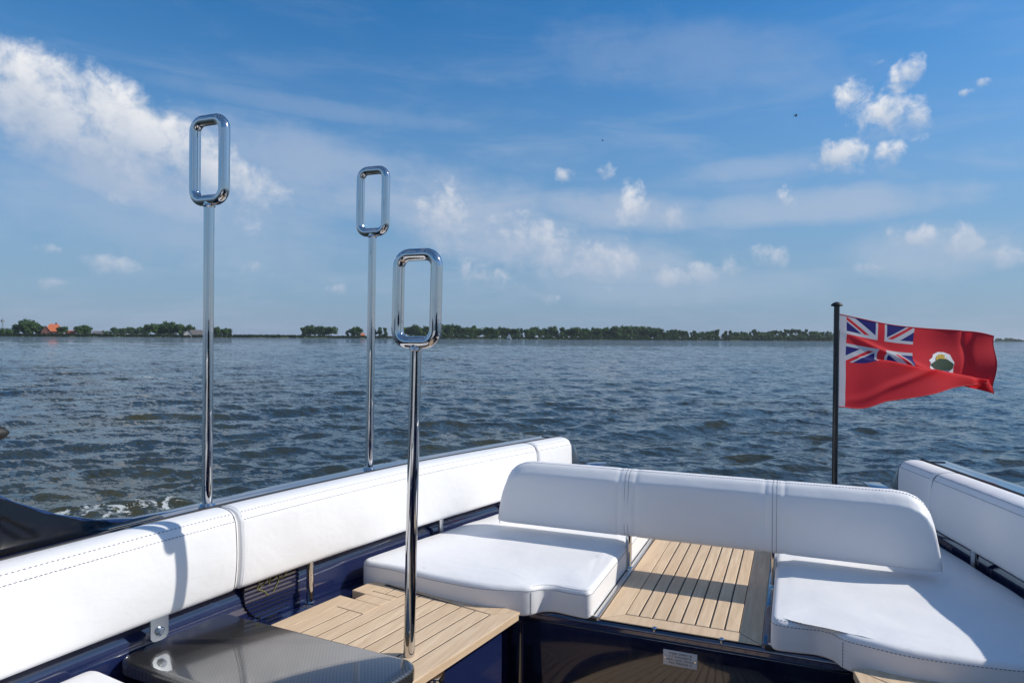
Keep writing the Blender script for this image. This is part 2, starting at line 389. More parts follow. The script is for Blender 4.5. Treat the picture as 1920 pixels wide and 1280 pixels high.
# ------------------------------------------------------------------ water (structure): wind chop built as geometry
def build_water():
    rng = np.random.default_rng(11)
    NA, NR = 900, 760
    a0 = -YAW                                        # sector centred on the view, then a coarser remainder of the lake
    az = np.concatenate([np.linspace(-math.pi, -R(52), 60, endpoint=False), np.linspace(-R(52), R(52), NA), np.linspace(R(52), math.pi, 61)[1:]]) + a0
    r = np.concatenate([[0.02], np.geomspace(1.5, 420, NR - 40), np.geomspace(430, 9000, 40)])
    AZ, RR = np.meshgrid(az, r); X0 = np.sin(AZ) * RR; Y0 = np.cos(AZ) * RR
    cell = np.gradient(r)[:, None] * np.ones_like(AZ)
    dz = np.zeros_like(X0); dxx = np.zeros_like(X0); dyy = np.zeros_like(X0)
    wind = a0 + R(164)
    NW = 110
    lam = np.geomspace(.16, 3.8, NW)
    for i, l in enumerate(lam):
        th = wind + rng.normal(0, .5 if l < 1.5 else .34); k = 2 * math.pi / l
        amp = .0040 * l ** .92 * (1.0 if l < .9 else (.9 / l) ** .62) * rng.uniform(.6, 1.4)
        kx, ky = k * math.sin(th), k * math.cos(th); ph = kx * X0 + ky * Y0 + rng.uniform(0, 6.283)
        w = np.clip((l / cell - 2.0) / 1.5, 0, 1)
        s = np.sin(ph); c = np.cos(ph)
        dz += amp * w * s; dxx += amp * w * c * math.sin(th) * .85; dyy += amp * w * c * math.cos(th) * .85
    # slow gust patches vary the chop
    gust = 1.0 + .35 * np.sin(X0 * .11 + Y0 * .07 + 1.0) * np.sin(Y0 * .13 - X0 * .05 + .4)
    dz *= gust
    near = np.clip((RR - 1.2) / 2, 0, 1)
    X = X0 + dxx * near; Y = Y0 + dyy * near; Z = dz * near
    nA, nR = len(az), len(r)
    co = np.stack([X, Y, Z], -1).reshape(-1, 3).astype(np.float32)
    ii, jj = np.meshgrid(np.arange(nR - 1), np.arange(nA - 1), indexing='ij'); b = (ii * nA + jj).ravel()
    fa = np.stack([b, b + nA, b + nA + 1, b + 1], -1).astype(np.int32)
    me = bpy.data.meshes.new('lake_water'); me.vertices.add(len(co)); me.vertices.foreach_set('co', co.ravel())
    me.loops.add(fa.size); me.loops.foreach_set('vertex_index', fa.ravel()); me.polygons.add(len(fa))
    me.polygons.foreach_set('loop_start', np.arange(0, fa.size, 4, dtype=np.int32)); me.polygons.foreach_set('loop_total', np.full(len(fa), 4, dtype=np.int32))
    me.polygons.foreach_set('use_smooth', np.ones(len(fa), dtype=bool)); me.update(); me.validate()
    o = bpy.data.objects.new('lake_water', me); COL.objects.link(o); o['kind'] = 'structure'
    def bw(nt, b):
        p = geopos(nt)
        g = nt.nodes.new('ShaderNodeNewGeometry')
        def rip(scale, stretch, rot, detail):
            n = nt.nodes.new('ShaderNodeTexNoise'); nt.links.new(scaled(nt, p, stretch, rot), n.inputs['Vector'])
            n.inputs['Scale'].default_value = scale; n.inputs['Detail'].default_value = detail; n.inputs['Roughness'].default_value = .6; n.inputs['Distortion'].default_value = .4
            s = nt.nodes.new('ShaderNodeVectorMath'); s.operation = 'SUBTRACT'; nt.links.new(n.outputs['Color'], s.inputs[0]); s.inputs[1].default_value = (.5, .5, .5)
            return s.outputs[0]
        def vmad(v, k, base):
            m = nt.nodes.new('ShaderNodeVectorMath'); m.operation = 'SCALE'; nt.links.new(v, m.inputs[0])
            if isinstance(k, E): nt.links.new(k.s, m.inputs['Scale'])
            else: m.inputs['Scale'].default_value = k
            s = nt.nodes.new('ShaderNodeVectorMath'); s.operation = 'ADD'; nt.links.new(base, s.inputs[0]); nt.links.new(m.outputs[0], s.inputs[1]); return s.outputs[0]
        x, y, z = sep(nt, p)
        r = (x * x + y * y)._m('SQRT')
        gust = noise(nt, scaled(nt, p, (.35, 1, 1), -YAW), .06, 4, .6).step(.3, .7, .55, 1.35)
        far = r.step(15, 160, .0, 1.0)
        nn = vmad(rip(1.1, (.5, 1.3, .3), -YAW, 3), (far * 1.5) * gust, g.outputs['Normal'])
        nn = vmad(rip(3.4, (.5, 1.3, .3), -YAW + .2, 4), gust * (far * .6 + .95), nn)
        nn = vmad(rip(13.0, (.6, 1.4, .3), -YAW - .25, 3), gust * 1.05, nn)
        nn = vmad(rip(34.0, (.7, 1.3, .3), -YAW + .1, 2), gust * .35, nn)
        nz = nt.nodes.new('ShaderNodeVectorMath'); nz.operation = 'NORMALIZE'; nt.links.new(nn, nz.inputs[0]); nt.links.new(nz.outputs[0], b.inputs['Normal'])
        # foam thrown off by the hull, in a ragged strip beside it
        s = None
        for (fx, fy, fr, fl_, an) in ((-5.75, 5.0, .55, 1.5, .75), (-4.6, 6.2, .5, 1.6, .5), (-13.4, 8.3, .22, .9, -.2), (-24.0, 20.0, .5, 3.0, -.2)):
            ux = (x - fx) * (math.cos(an) / fl_) + (y - fy) * (math.sin(an) / fl_); uy = (y - fy) * (math.cos(an) / fr) - (x - fx) * (math.sin(an) / fr)
            e = (1.0 - (ux * ux + uy * uy)).mx(0.0); s = e if s is None else s.mx(e)
        f1 = noise(nt, scaled(nt, p, (1, 1, .2)), 4.2, 6, .72, .8)
        foam = (f1 + s * .16).step(.67, .73) * s.step(.02, .3)
        c = mixc(nt, noise(nt, p, .35, 3).step(.4, .7), (.026, .036, .036), (.044, .043, .019))
        c = mixc(nt, foam, c, (.46, .49, .48))
        nt.links.new(c, b.inputs['Base Color'])
        nt.links.new(foam.step(0, 1, .05, .6).s, b.inputs['Roughness'])
        b.inputs['IOR'].default_value = 1.37
    me.materials.append(mat('water', (.02, .022, .01), .05, build=bw))
build_water()

# ================================================================== THE BOAT
_hy = [-2.5, -1.0, 0.0, 1.0, 1.35, 1.64, 2.14, 2.65, 3.0, 3.25, 3.56, 3.9]
_hh = [1.16, 1.29, 1.32, 1.29, 1.262, 1.228, 1.132, 1.02, .935, .872, .79, .70]
_hc = np.polyfit(_hy, _hh, 5)
def hb(y): return float(np.polyval(_hc, y))            # half breadth at the inner face of the side backrests
def side_pt(side, y, o, z):                            # o = distance outboard of that face
    e = 1e-3; tx, ty = side * (hb(y + e) - hb(y - e)) / (2 * e), 1.0; l = math.hypot(tx, ty); tx /= l; ty /= l
    return Vector((XC + side * hb(y) + side * ty * o, y - side * tx * o, z))
boat = thing('motor_boat', 'open motor boat with navy hull, teak floor and white seating', 'boat', (XC, 1.2, 0.0))
ZT = -.92       # seat base height amidships
ZS = -1.35      # cockpit floor
Y1, Y2 = -2.4, 3.66
YS = [Y1 + (Y2 - Y1) * i / 60 for i in range(61)]
def rim(y): return -.543 + (.86 * (1.5 - y) ** 2 if y > .75 and y < 1.5 else (.484 + (.75 - y) * .35 if y <= .75 else 0.0)) if y < 1.5 else -.543 - max(0, y - 2.6) * .012
def rimo(y): return max(0.0, min(1.0, (1.5 - y) / .9)) * .03
for side in (-1, 1):
    rows = []
    for y in YS:
        z0 = -.545 - max(0, y - 2.6) * .012; zr = max(min(rim(y), .1), z0 + .003); ro = rimo(y); sf = max(0, min(1, (zr - z0 - .003) / .02))
        prof = [(.125, -.60), (.1255, z0 - .006), (.131, z0 + .001), (.150, z0 + .003), (.158, z0 + .003), (.166, z0 + .003), (.185 + ro, z0 + .0025),
                (.192 + ro, z0 + .003), (.200 + ro, zr - .006 * sf), (.206 + ro, zr), (.232 + ro, zr), (.248 + ro, zr - .007), (.256 + ro, zr - .022)]
        rows.append([side_pt(side, y, o, z) for o, z in prof])
    v, f = loft(rows, closed=False); mk('coaming', v, f, 'gelcoat', boat, sharp=50)
    v, f = tube([side_pt(side, y, .1265, -.541 - max(0, y - 2.6) * .012) for y in YS if y > -.4], .006, 8); mk('gap_strip', v, f, 'black_rubber', boat)  # dark strip added along the gap, covering a reflection in the coaming edge
    rows = []
    for i in range(40):                                   # black inner face where the rim sweeps up
        y = Y1 + (1.50 - Y1) * i / 39; zr = min(rim(y), .1); ro = rimo(y); z0 = -.545
        rows.append([side_pt(side, y, o, z) for o, z in ((.160, z0 + .0045), (.178 + ro, z0 + .0045), (.186 + ro, z0 + .010 if zr > z0 + .02 else z0 + .0045), (.196 + ro, max(zr - .012, z0 + .0045)), (.2005 + ro, max(zr - .0045, z0 + .0045)))])
    v, f = loft(rows, closed=False); mk('bulwark_face', v, f, 'gloss_black', boat, sharp=50)
    rows = []
    for y in YS:
        zr = min(rim(y), .1); ro = rimo(y); fl = max(0, (y + 2.4) / 6.0)
        prof = [(.256 + ro, zr - .022), (.262 + ro * .5, zr - .06), (.258, -.80), (.225, -1.2), (.17, -1.6), (.05, -1.9), (-.2, -2.1), (-.55, -2.25)]
        rows.append([side_pt(side, y, o, z) for o, z in prof])
    v, f = loft(rows, closed=False); mk('hull_side', v, f, 'gelcoat_dark', boat, sharp=60)
    rows = [[side_pt(side, y, o, z) for o, z in ((.125, -.60), (.124, -.77), (.075, -.80), (.06, -.83), (.055, -.95), (.05, -1.36))] for y in YS]
    v, f = loft(rows, closed=False); mk('inner_liner', v, f, 'gelcoat', boat, sharp=50)
# aft seat base with its rounded front edge
yb0, yb1 = 2.205, 3.52
def aft_outline(y0, y1, off=.05):
    L = [side_pt(-1, y0 + (y1 - y0) * i / 8, off, 0) for i in range(9)]; Rr = [side_pt(1, y0 + (y1 - y0) * i / 8, off, 0) for i in range(9)]
    for p in L + Rr: p.y = p.y
    L[0].y = y0; Rr[0].y = y0
    return [(p.x, p.y) for p in L] + [(p.x, p.y) for p in reversed(Rr)]
v, f = slab(aft_outline(yb0, yb1), ZS - .02, ZT - .004, .016, 4, rb=0); mk('aft_seat_base', v, f, 'gelcoat', boat)
# glossy front panel, 3 mm proud below the rounded edge
v, f = box((XC, yb0 - .004, -1.146), 1.02, .012, .388, 0, .003); mk('front_panel', v, f, 'gelcoat_dark', boat)  # same gelcoat as the bench bases, its shade put into the colour
for sx in (-1, 1):
    v, f = box((XC + sx * .545, yb0 - .002, (ZS + ZT) / 2 - .022), .05, .01, ZT - ZS - .05, 0, .003); mk('panel_edge', v, f, 'gelcoat_dark', boat)
# transom and bathing platform corner blocks
v, f = slab(fillet(aft_outline(3.52, 3.70, .22), .02, 3), -1.9, -.80, .02, 3); mk('transom', v, f, 'gelcoat', boat)
v, f = slab([(XC - .80, 3.70), (XC + .80, 3.70), (XC + .72, 4.35), (XC - .72, 4.35)], -1.50, -1.42, .02, 3); mk('bathing_platform', v, f, 'gelcoat_dark', boat)
for sx in (-1, 1):
    e = side_pt(sx, 3.66, .115, 0)
    rows = [[side_pt(sx, y, o, z) for o, z in ((.0, -.80), (.0, -.66 - k * .05), (.03, -.575 - k * .07), (.09, -.55 - k * .06), (.2, -.55 - k * .06), (.245, -.60 - k * .05), (.245, -.85))] for y, k in ((3.60, 0), (3.64, .05), (3.68, .4), (3.70, 1.0))]
    v, f = loft(rows); mk('coaming_end', v, f, 'gelcoat_dark', boat, sharp=40)
    p = side_pt(sx, 3.84, .02, -.70)
    v, f = box((p.x - sx * .02, p.y, -.775), .085, .16, .12, sx * .2, .010); q = mk('stern_block', v, f, 'gelcoat', boat)
    v, f = tube([(p.x - sx * .02 - .035, p.y - .078, -.716), (p.x - sx * .02 + .035, p.y - .078, -.716)], .004, 8); mk('trim_strip', v, f, 'steel', q)
# side benches (bases) and the cockpit floor
def bench_poly(side, y0, y1, o_in, o_out, n=8):
    A = [side_pt(side, y0 + (y1 - y0) * i / n, o_in, 0) for i in range(n + 1)]; B = [side_pt(side, y0 + (y1 - y0) * i / n, o_out, 0) for i in range(n + 1)]
    return [(p.x, p.y) for p in A] + [(p.x, p.y) for p in reversed(B)]
ZL = -.895       # top of the teak bench leaves
for side in (-1, 1):
    v, f = slab(bench_poly(side, .3, 2.19, -.60, .052), ZS - .02, ZL - .028, .012, 3, rb=0); mk('side_bench_base', v, f, 'gelcoat', boat)
    v, f = box((XC + side * .665, 2.16, (ZS + ZL) / 2), .04, .03, ZL - ZS - .06, 0, .004); mk('corner_post', v, f, 'black_paint', boat)
v, f = slab(bench_poly(-1, -2.3, 2.2, 0, .05)[0:9] + list(reversed(bench_poly(1, -2.3, 2.2, 0, .05)[0:9])), ZS - .05, ZS - .006, .002, 1)
sole = mk('cockpit_floor', v, f, 'caulk', boat)
def plank_obj(poly, z0, z1, parent, name='plank', bev=.0016):
    v, f = slab(poly, z0, z1, bev, 1, rb=0); return mk(name, v, f, 'teak', parent, sharp=25)
x = XC - .56
while x < XC + .56:
    plank_obj([(x, -1.4), (x + .053, -1.4), (x + .053, 2.10), (x, 2.10)], ZS - .006, ZS, sole); x += .061
plank_obj([(XC - .56, 2.105), (XC + .56, 2.105), (XC + .56, 2.195), (XC - .56, 2.195)], ZS - .006, ZS, sole, 'margin_board')
# unseen white bench added forward to bounce light onto the backrest, showing only in reflections
v, f = slab(fillet([(XC - 1.05, -1.15), (XC + 1.05, -1.15), (XC + 1.0, -.58), (XC - 1.0, -.58)], .08), ZS, -.90, .03, 3); mk('bounce_bench_base', v, f, 'gelcoat', boat)
v, f = slab(fillet([(XC - 1.0, -1.10), (XC + 1.0, -1.10), (XC + .96, -.60), (XC - .96, -.60)], .08), -.899, -.78, .03, 3); mk('bounce_bench_cushion', v, f, 'vinyl', boat)
v, f = slab(fillet([(XC - 1.0, -1.26), (XC + 1.0, -1.26), (XC + 1.0, -1.11), (XC - 1.0, -1.11)], .06), -.78, -.18, .04, 3); mk('bounce_bench_back', v, f, 'vinyl', boat)
# --- teak walk-through panel amidships
PX0, PX1, PY0, PY1 = XC - .25, XC + .25, 2.212, 3.29
v, f = slab([(PX0, PY0), (PX1, PY0), (PX1, PY1), (PX0, PY1)], ZT - .012, ZT - .0022, .0005, 1, rb=0)
pan = mk('teak_walkway', v, f, 'caulk', boat)
B = .068; g = .0026
def bd(poly): plank_obj(poly, ZT - .011, ZT, pan, 'border_board')
bd([(PX0 + g, PY0), (PX1 - g, PY0), (PX1 - B - g, PY0 + B), (PX0 + B + g, PY0 + B)])
bd([(PX0 + B + g, PY1 - B), (PX1 - B - g, PY1 - B), (PX1 - g, PY1), (PX0 + g, PY1)])
bd([(PX0, PY0 + g), (PX0 + B, PY0 + B + g), (PX0 + B, PY1 - B - g), (PX0, PY1 - g)])
bd([(PX1 - B, PY0 + B + g), (PX1, PY0 + g), (PX1, PY1 - g), (PX1 - B, PY1 - B - g)])
n = 8; w = (PX1 - PX0 - 2 * B) / n
for i in range(n):
    a = PX0 + B + w * i
    plank_obj([(a + g, PY0 + B + 2 * g), (a + w - g, PY0 + B + 2 * g), (a + w - g, PY1 - B - 2 * g), (a + g, PY1 - B - 2 * g)], ZT - .011, ZT, pan)
for sx in (-1, 1):     # steel channel beside the walkway
    v, f = box((XC + sx * .2615, (PY0 + PY1) / 2, ZT - .004), .018, PY1 - PY0, .02, 0, .003); mk('side_channel', v, f, 'steel_satin' if sx < 0 else 'gelcoat', boat)
    v, f = box((XC + sx * .275, PY0 + .005, ZT - .003), .03, .03, .012, 0, .002); q = mk('hinge_block', v, f, 'black_rubber', boat)
    v, f = tube([(XC + sx * .275, PY0 + .004, ZT + .002), (XC + sx * .275, PY0 + .004, ZT + .007)], .007, 10); mk('screw', v, f, 'steel', q)
for xx in (-.405, -.265, -.20, -.55):
    mb = MB(); mb.add(*tube([(xx, yb0 + .006, ZT - .014), (xx, yb0 + .004, ZT - .003)], .004, 8)); mb.add(*tube([(xx, yb0 + .004, ZT - .003), (xx, yb0 + .0035, ZT + .001), (xx, yb0 + .003, ZT + .004)], [.0075, .0085, .004], 10))
    if xx in (-.405, -.20): mb.build('snap_stud', 'steel', boat)

# --- teak leaves of the side benches
def leaf_panel(side, sfull):
    pass
    ex = Vector((XC + side * .487, 2.10)); eu = Vector((side * .159, -.987)).normalized(); ev = Vector((-eu.y, eu.x))
    if ev.x * side < 0: ev = -ev
    Lu = .80; Wv = .60
    def q(u, v): p = ex + eu * u + ev * v; return (p.x, p.y)
    sk = -.035 / Wv                                         # the aft edge runs slightly askew
    z1 = ZL; z0 = ZL - .027
    base = [q(.003, .003), q(Lu, .003), q(Lu, Wv - .003), q(.003 + sk * Wv, Wv - .003)]
    # notch for the backrest post
    nu0, nu1, nv = .150, .205, .535
    ring = [q(.003, .003), q(Lu, .003), q(Lu, Wv - .003), q(nu1, Wv - .003), q(nu1, nv), q(nu0, nv), q(nu0, Wv - .003), q(.003 + sk * Wv, Wv - .003)]
    v, f = slab(ring, z0, z1 - .0022, .001, 1, rb=.001); o = mk('teak_bench_leaf', v, f, 'teak', boat, sharp=25)
    b = .072; n = 8; w = (Wv - .062 - b) / n; VN = b + 6 * w
    cr = [q(.07, .07), q(Lu - .01, .07), q(Lu - .01, Wv - .06), q(.285, Wv - .06), q(.285, VN - .004), q(.115, VN - .004), q(.115, Wv - .06), q(.07 + sk * Wv, Wv - .06)]
    v, f = slab(cr, z1 - .004, z1 - .0016, .0003, 1, rb=0); mk('caulking', v, f, 'caulk', o)
    def pk(poly, name='plank'):
        v, f = slab(poly, z1 - .0075, z1, .0012, 1, rb=0); return mk(name, v, f, 'teak', o, sharp=25)
    pk([q(0, 0), q(Lu, 0), q(Lu, b - g), q(b - g, b - g)], 'border_board')                                     # inboard edge
    pk([q(0, g), q(b - 2 * g, b), q(b - 2 * g + sk * (Wv - b), Wv - .062), q(sk * Wv, Wv), ], 'border_board')  # aft edge
    pk([q(nu1 + .001, Wv), q(nu1 + .001, nv - .001), q(nu1 + .001, VN), q(.283, VN), q(.283, Wv - .062), q(Lu, Wv - .062), q(Lu, Wv)], 'border_board')
    pk([q(nu0 - .001, Wv), q(sk * Wv + .001, Wv), q(b + sk * (Wv - b), Wv - .062), q(.117, Wv - .062), q(.117, VN), q(nu0 - .001, VN)], 'border_board')
    pk([q(nu0 + .0005, nv - .001), q(nu0 + .0005, VN), q(nu1 - .0005, VN), q(nu1 - .0005, nv - .001)], 'border_board')
    for i in range(n):
        v0, v1 = b + w * i + g, b + w * (i + 1) - g
        u0 = b + sk * (v0 - b) * 0 + .001
        if v1 < VN: pk([q(u0 + sk * v0 * .6, v0), q(Lu - .006, v0), q(Lu - .006, v1), q(u0 + sk * v1 * .6, v1)])
        else:
            pass
            pk([q(u0 + sk * v0 * .6, v0), q(.1135, v0), q(.1135, v1), q(u0 + sk * v1 * .6, v1)])
            pk([q(.287, v0), q(Lu - .006, v0), q(Lu - .006, v1), q(.287, v1)])
    return q(.178, .572), q(.028, .03)
notchL, latchL = leaf_panel(-1, True)
notchR, latchR = leaf_panel(1, True)
v, f = box((-.905, 1.69, ZL - .05), .03, .05, .03, .15, .004); mk('latch', v, f, 'steel', boat)

# --- maker's plate on the front panel
px_, pz_ = -.322, -.998
v, f = box((px_, yb0 - .0115, pz_), .104, .003, .047, 0, .0008); plate = mk('maker_plate', v, f, 'label_plate', boat)
plate['label'] = 'pale metal plate with four lines of small print'
def text_mesh(txt, size, loc, m, parent, rot=(R(90), 0, 0), name='lettering', ext=.0002):
    cu = bpy.data.curves.new(name, 'FONT'); cu.body = txt; cu.size = size; cu.align_x = 'CENTER'; cu.extrude = ext
    to = bpy.data.objects.new(name, cu); COL.objects.link(to)
    dg = bpy.context.evaluated_depsgraph_get(); me = bpy.data.meshes.new_from_object(to.evaluated_get(dg))
    bpy.data.objects.remove(to); me.materials.clear(); me.materials.append(MATS[m]); me.name = name
    from mathutils import Euler
    me.transform(Matrix.Translation(Vector(loc) + Vector((0, 0, CZ)) - abs_origin(parent)) @ Euler(rot).to_matrix().to_4x4())
    o = bpy.data.objects.new(name, me); COL.objects.link(o); o.parent = parent; ORIG[o.name] = abs_origin(parent)
    return o
for i, t in enumerate(('WAJER OSPREY 38', 'C E CATEGORY B', 'MAX. LOAD 1570 KG', 'MAX. PERSONS 14')):
    text_mesh(t, .0088, (px_, yb0 - .0133, pz_ + .0125 - i * .0098), 'ink', plate)
for sx in (-1, 1):
    v, f = tube([(px_ + sx * .046, yb0 - .0125, pz_), (px_ + sx * .046, yb0 - .0155, pz_)], .0028, 10); mk('rivet', v, f, 'steel', plate)

# --- loudspeaker grille in the port liner
yc, zc, rr = 1.80, -.815, .108
def lin(y, z, o=.0): return side_pt(-1, y, .058 - o, z)
ring = [lin(yc + rr * math.cos(a) * 1.0, zc + rr * math.sin(a)) for a in [2 * math.pi * k / 40 for k in range(40)]]
ring2 = [lin(yc + rr * math.cos(a) * 1.0, zc + rr * math.sin(a), .006) for a in [2 * math.pi * k / 40 for k in range(40)]]
v, f = loft([ring, ring2]); grille = mk('speaker_grille', v, f, 'caulk', boat)
for i in range(-7, 8):
    z = zc + i * .0138; hw = math.sqrt(max(0, rr * rr - (z - zc) ** 2))
    if hw < .02: continue
    rows = []
    for k in range(9):
        y = yc - hw + 2 * hw * k / 8
        rows.append([lin(y, z - .0048, .006), lin(y, z - .0036, .0105), lin(y, z + .0036, .0105), lin(y, z + .0048, .006)])
    v, f = loft(rows); mk('slat', v, f, 'gelcoat', grille)
def gl(a, b): return lin(yc + a * .1, zc + b * .1, .0125)
mb = MB()
for st in ([(-.62, .02), (-.5, .28), (-.28, .42), (-.2, .22), (-.42, .08), (-.58, .0), (-.35, -.12), (-.2, -.3)],
           [(-.15, .05), (-.1, .32), (.12, .4), (.14, .2), (-.12, .12)],
           [(.02, -.25), (.22, .05), (.3, .45), (.5, .5), (.55, .25), (.4, .1), (.25, .12)], [(.25, .45), (.3, .7), (.45, .8), (.6, .6)]):
    mb.add(*tube([gl(a, b) for a, b in st], .0014, 5))
mb.build('emblem', 'logo_gold', grille)

# ------------------------------------------------------------------ upholstery
def bol_prof(H):
    p = [(.085, .004), (.03, .0), (.006, .006), (-.002, .035), (-.010, H * .45), (-.004, H * .80), (.002, H - .022), (.020, H - .004), (.055, H + .004), (.092, H + .002), (.112, H - .008), (.120, H - .04), (.118, H * .5), (.110, .03)]
    return chaikin(p, 2)
GRP = 'white padded backrests along the boat sides'
def side_backrest(side, y0, y1, label, posts=(), zb=-.78, capa=True, capb=True):
    c = side_pt(side, (y0 + y1) / 2, .05, 0)
    t = thing('side_backrest', label, 'backrest', (c.x, c.y, CZ + zb), GRP)
    L = y1 - y0; N = max(8, int(L / .018)); pr = random.Random(int(y0 * 100) + 7 * side); ph = pr.uniform(0, 6); st = []
    for s, k in ((0.0, .90), (.003, .945), (.009, .975), (.022, .993), (.05, 1.0)): st.append((s, k if capa else 1))
    for i in range(1, N): st.append((.05 + (L - .1) * i / N, 1.0))
    for s, k in ((.05, 1.0), (.022, .993), (.009, .975), (.003, .945), (0.0, .90)): st.append((L - s, k if capb else 1))
    rings = []
    for s, k in st:
        y = y0 + s; H = -.532 - max(0, y - 2.6) * .014 - zb
        P = bol_prof(H); cx = .055; cy = H * .5
        kz = 1 - (1 - k) * .35
        pk = .0011 * math.sin(y * 118 + ph + 1.5 * math.sin(y * 23)) + .0008 * math.sin(y * 71 + 2 * ph)
        wv = .0022 * math.sin(y * 9.3 + ph) + .0014 * math.sin(y * 21.7 + ph * 2)
        def puck(a, b): return a + (pk * math.exp(-((b - (H - .022)) / .016) ** 2) + wv * math.exp(-((b - H * .45) / (H * .3)) ** 2) + .0022 * math.exp(-((b - (H - .020)) / .006) ** 2)) * (1 if a < .06 else 0)
        rings.append([side_pt(side, y, cx + (puck(a, b) - cx) * k, zb + cy + (b - cy) * kz) for a, b in P])
    v, f = loft(rings); pad = mk('padding', v, f, 'vinyl', t, sharp=60)
    for oo, dzz, ds in ((-.0005, .030, (.0075, .0035)), (.0135, .0092, (.0065, .006))):
        pts = []
        for i in range(41):
            y = y0 + .012 + (L - .024) * i / 40; H = -.532 - max(0, y - 2.6) * .014 - zb
            pts.append(side_pt(side, y, oo, zb + H - dzz))
        # push each stitch row onto the padded surface
        stitches(pts, *ds).build('stitching', 'thread', t)['kind'] = 'stuff'
    # piping at the ends
    for yy, on in ((y0 + .010, capa), (y1 - .010, capb)):
        if on:
            H = -.532 - max(0, yy - 2.6) * .014 - zb; P = bol_prof(H)
            pts = [side_pt(side, yy, .055 + (a - .055) * .968, zb + H / 2 + (b - H / 2) * .989) for a, b in P]
            v, f = tube(pts, .0018, 6, closed=True); mk('piping', v, f, 'thread' if yy > (y0 + y1) / 2 else 'vinyl', t)
    for (py, oo, z0) in posts:
        a = side_pt(side, py, oo, z0); b = side_pt(side, py, oo, zb + .03)
        v, f = tube([a, b], .0125, 14); mk('support_post', v, f, 'steel', t)
        v, f = tube([a, a + Vector((0, 0, .006))], .018, 14); mk('post_foot', v, f, 'steel', t)
    return t
yn = notchL[1]
bA = side_backrest(-1, -.30, 1.632, 'long white padded side backrest in the left foreground, crossed by the loop shadow')
bB = side_backrest(-1, 1.640, 3.285, 'long white side backrest on the left, crossed by the right-hand steel pole', posts=((1.93, .018, ZL - .02), (2.62, .03, ZT + .02), (3.1, .03, ZT + .02)))
bC = side_backrest(-1, 3.292, 3.60, 'short white end cushion closing the left side backrest at the stern')
bD = side_backrest(1, 1.640, 3.285, 'long white side backrest in shade at the right edge', posts=((2.0, .018, ZL - .02), (3.02, .03, ZT + .02), (2.5, .03, ZT + .02)))
bE = side_backrest(1, 3.292, 3.60, 'short white end cushion closing the right side backrest by the flagpole')
# fixing tab below the left backrest
yb_ = 1.385
tabp = [side_pt(-1, yb_ + a, .012, -.834 + b) for a, b in [(-.026, .09), (.026, .09), (.026, .012), (.018, .002), (.008, 0), (-.008, 0), (-.018, .002), (-.026, .012)]]
tabq = [p + Vector((.004, 0, 0)) for p in tabp]
v, f = loft([tabp, tabq]); tab = mk('fixing_tab', v, f, 'tab_steel', bA, sharp=30)
c0 = side_pt(-1, yb_, .009, -.808)
mb = MB(); mb.add(*tube([c0, c0 + Vector((.006, 0, 0))], .0125, 16)); mb.build('washer', 'steel', tab)
mb = MB(); mb.add(*tube([c0 + Vector((.005, 0, 0)), c0 + Vector((.011, 0, 0))], .0085, 6)); mb.build('bolt', 'steel_satin', tab)

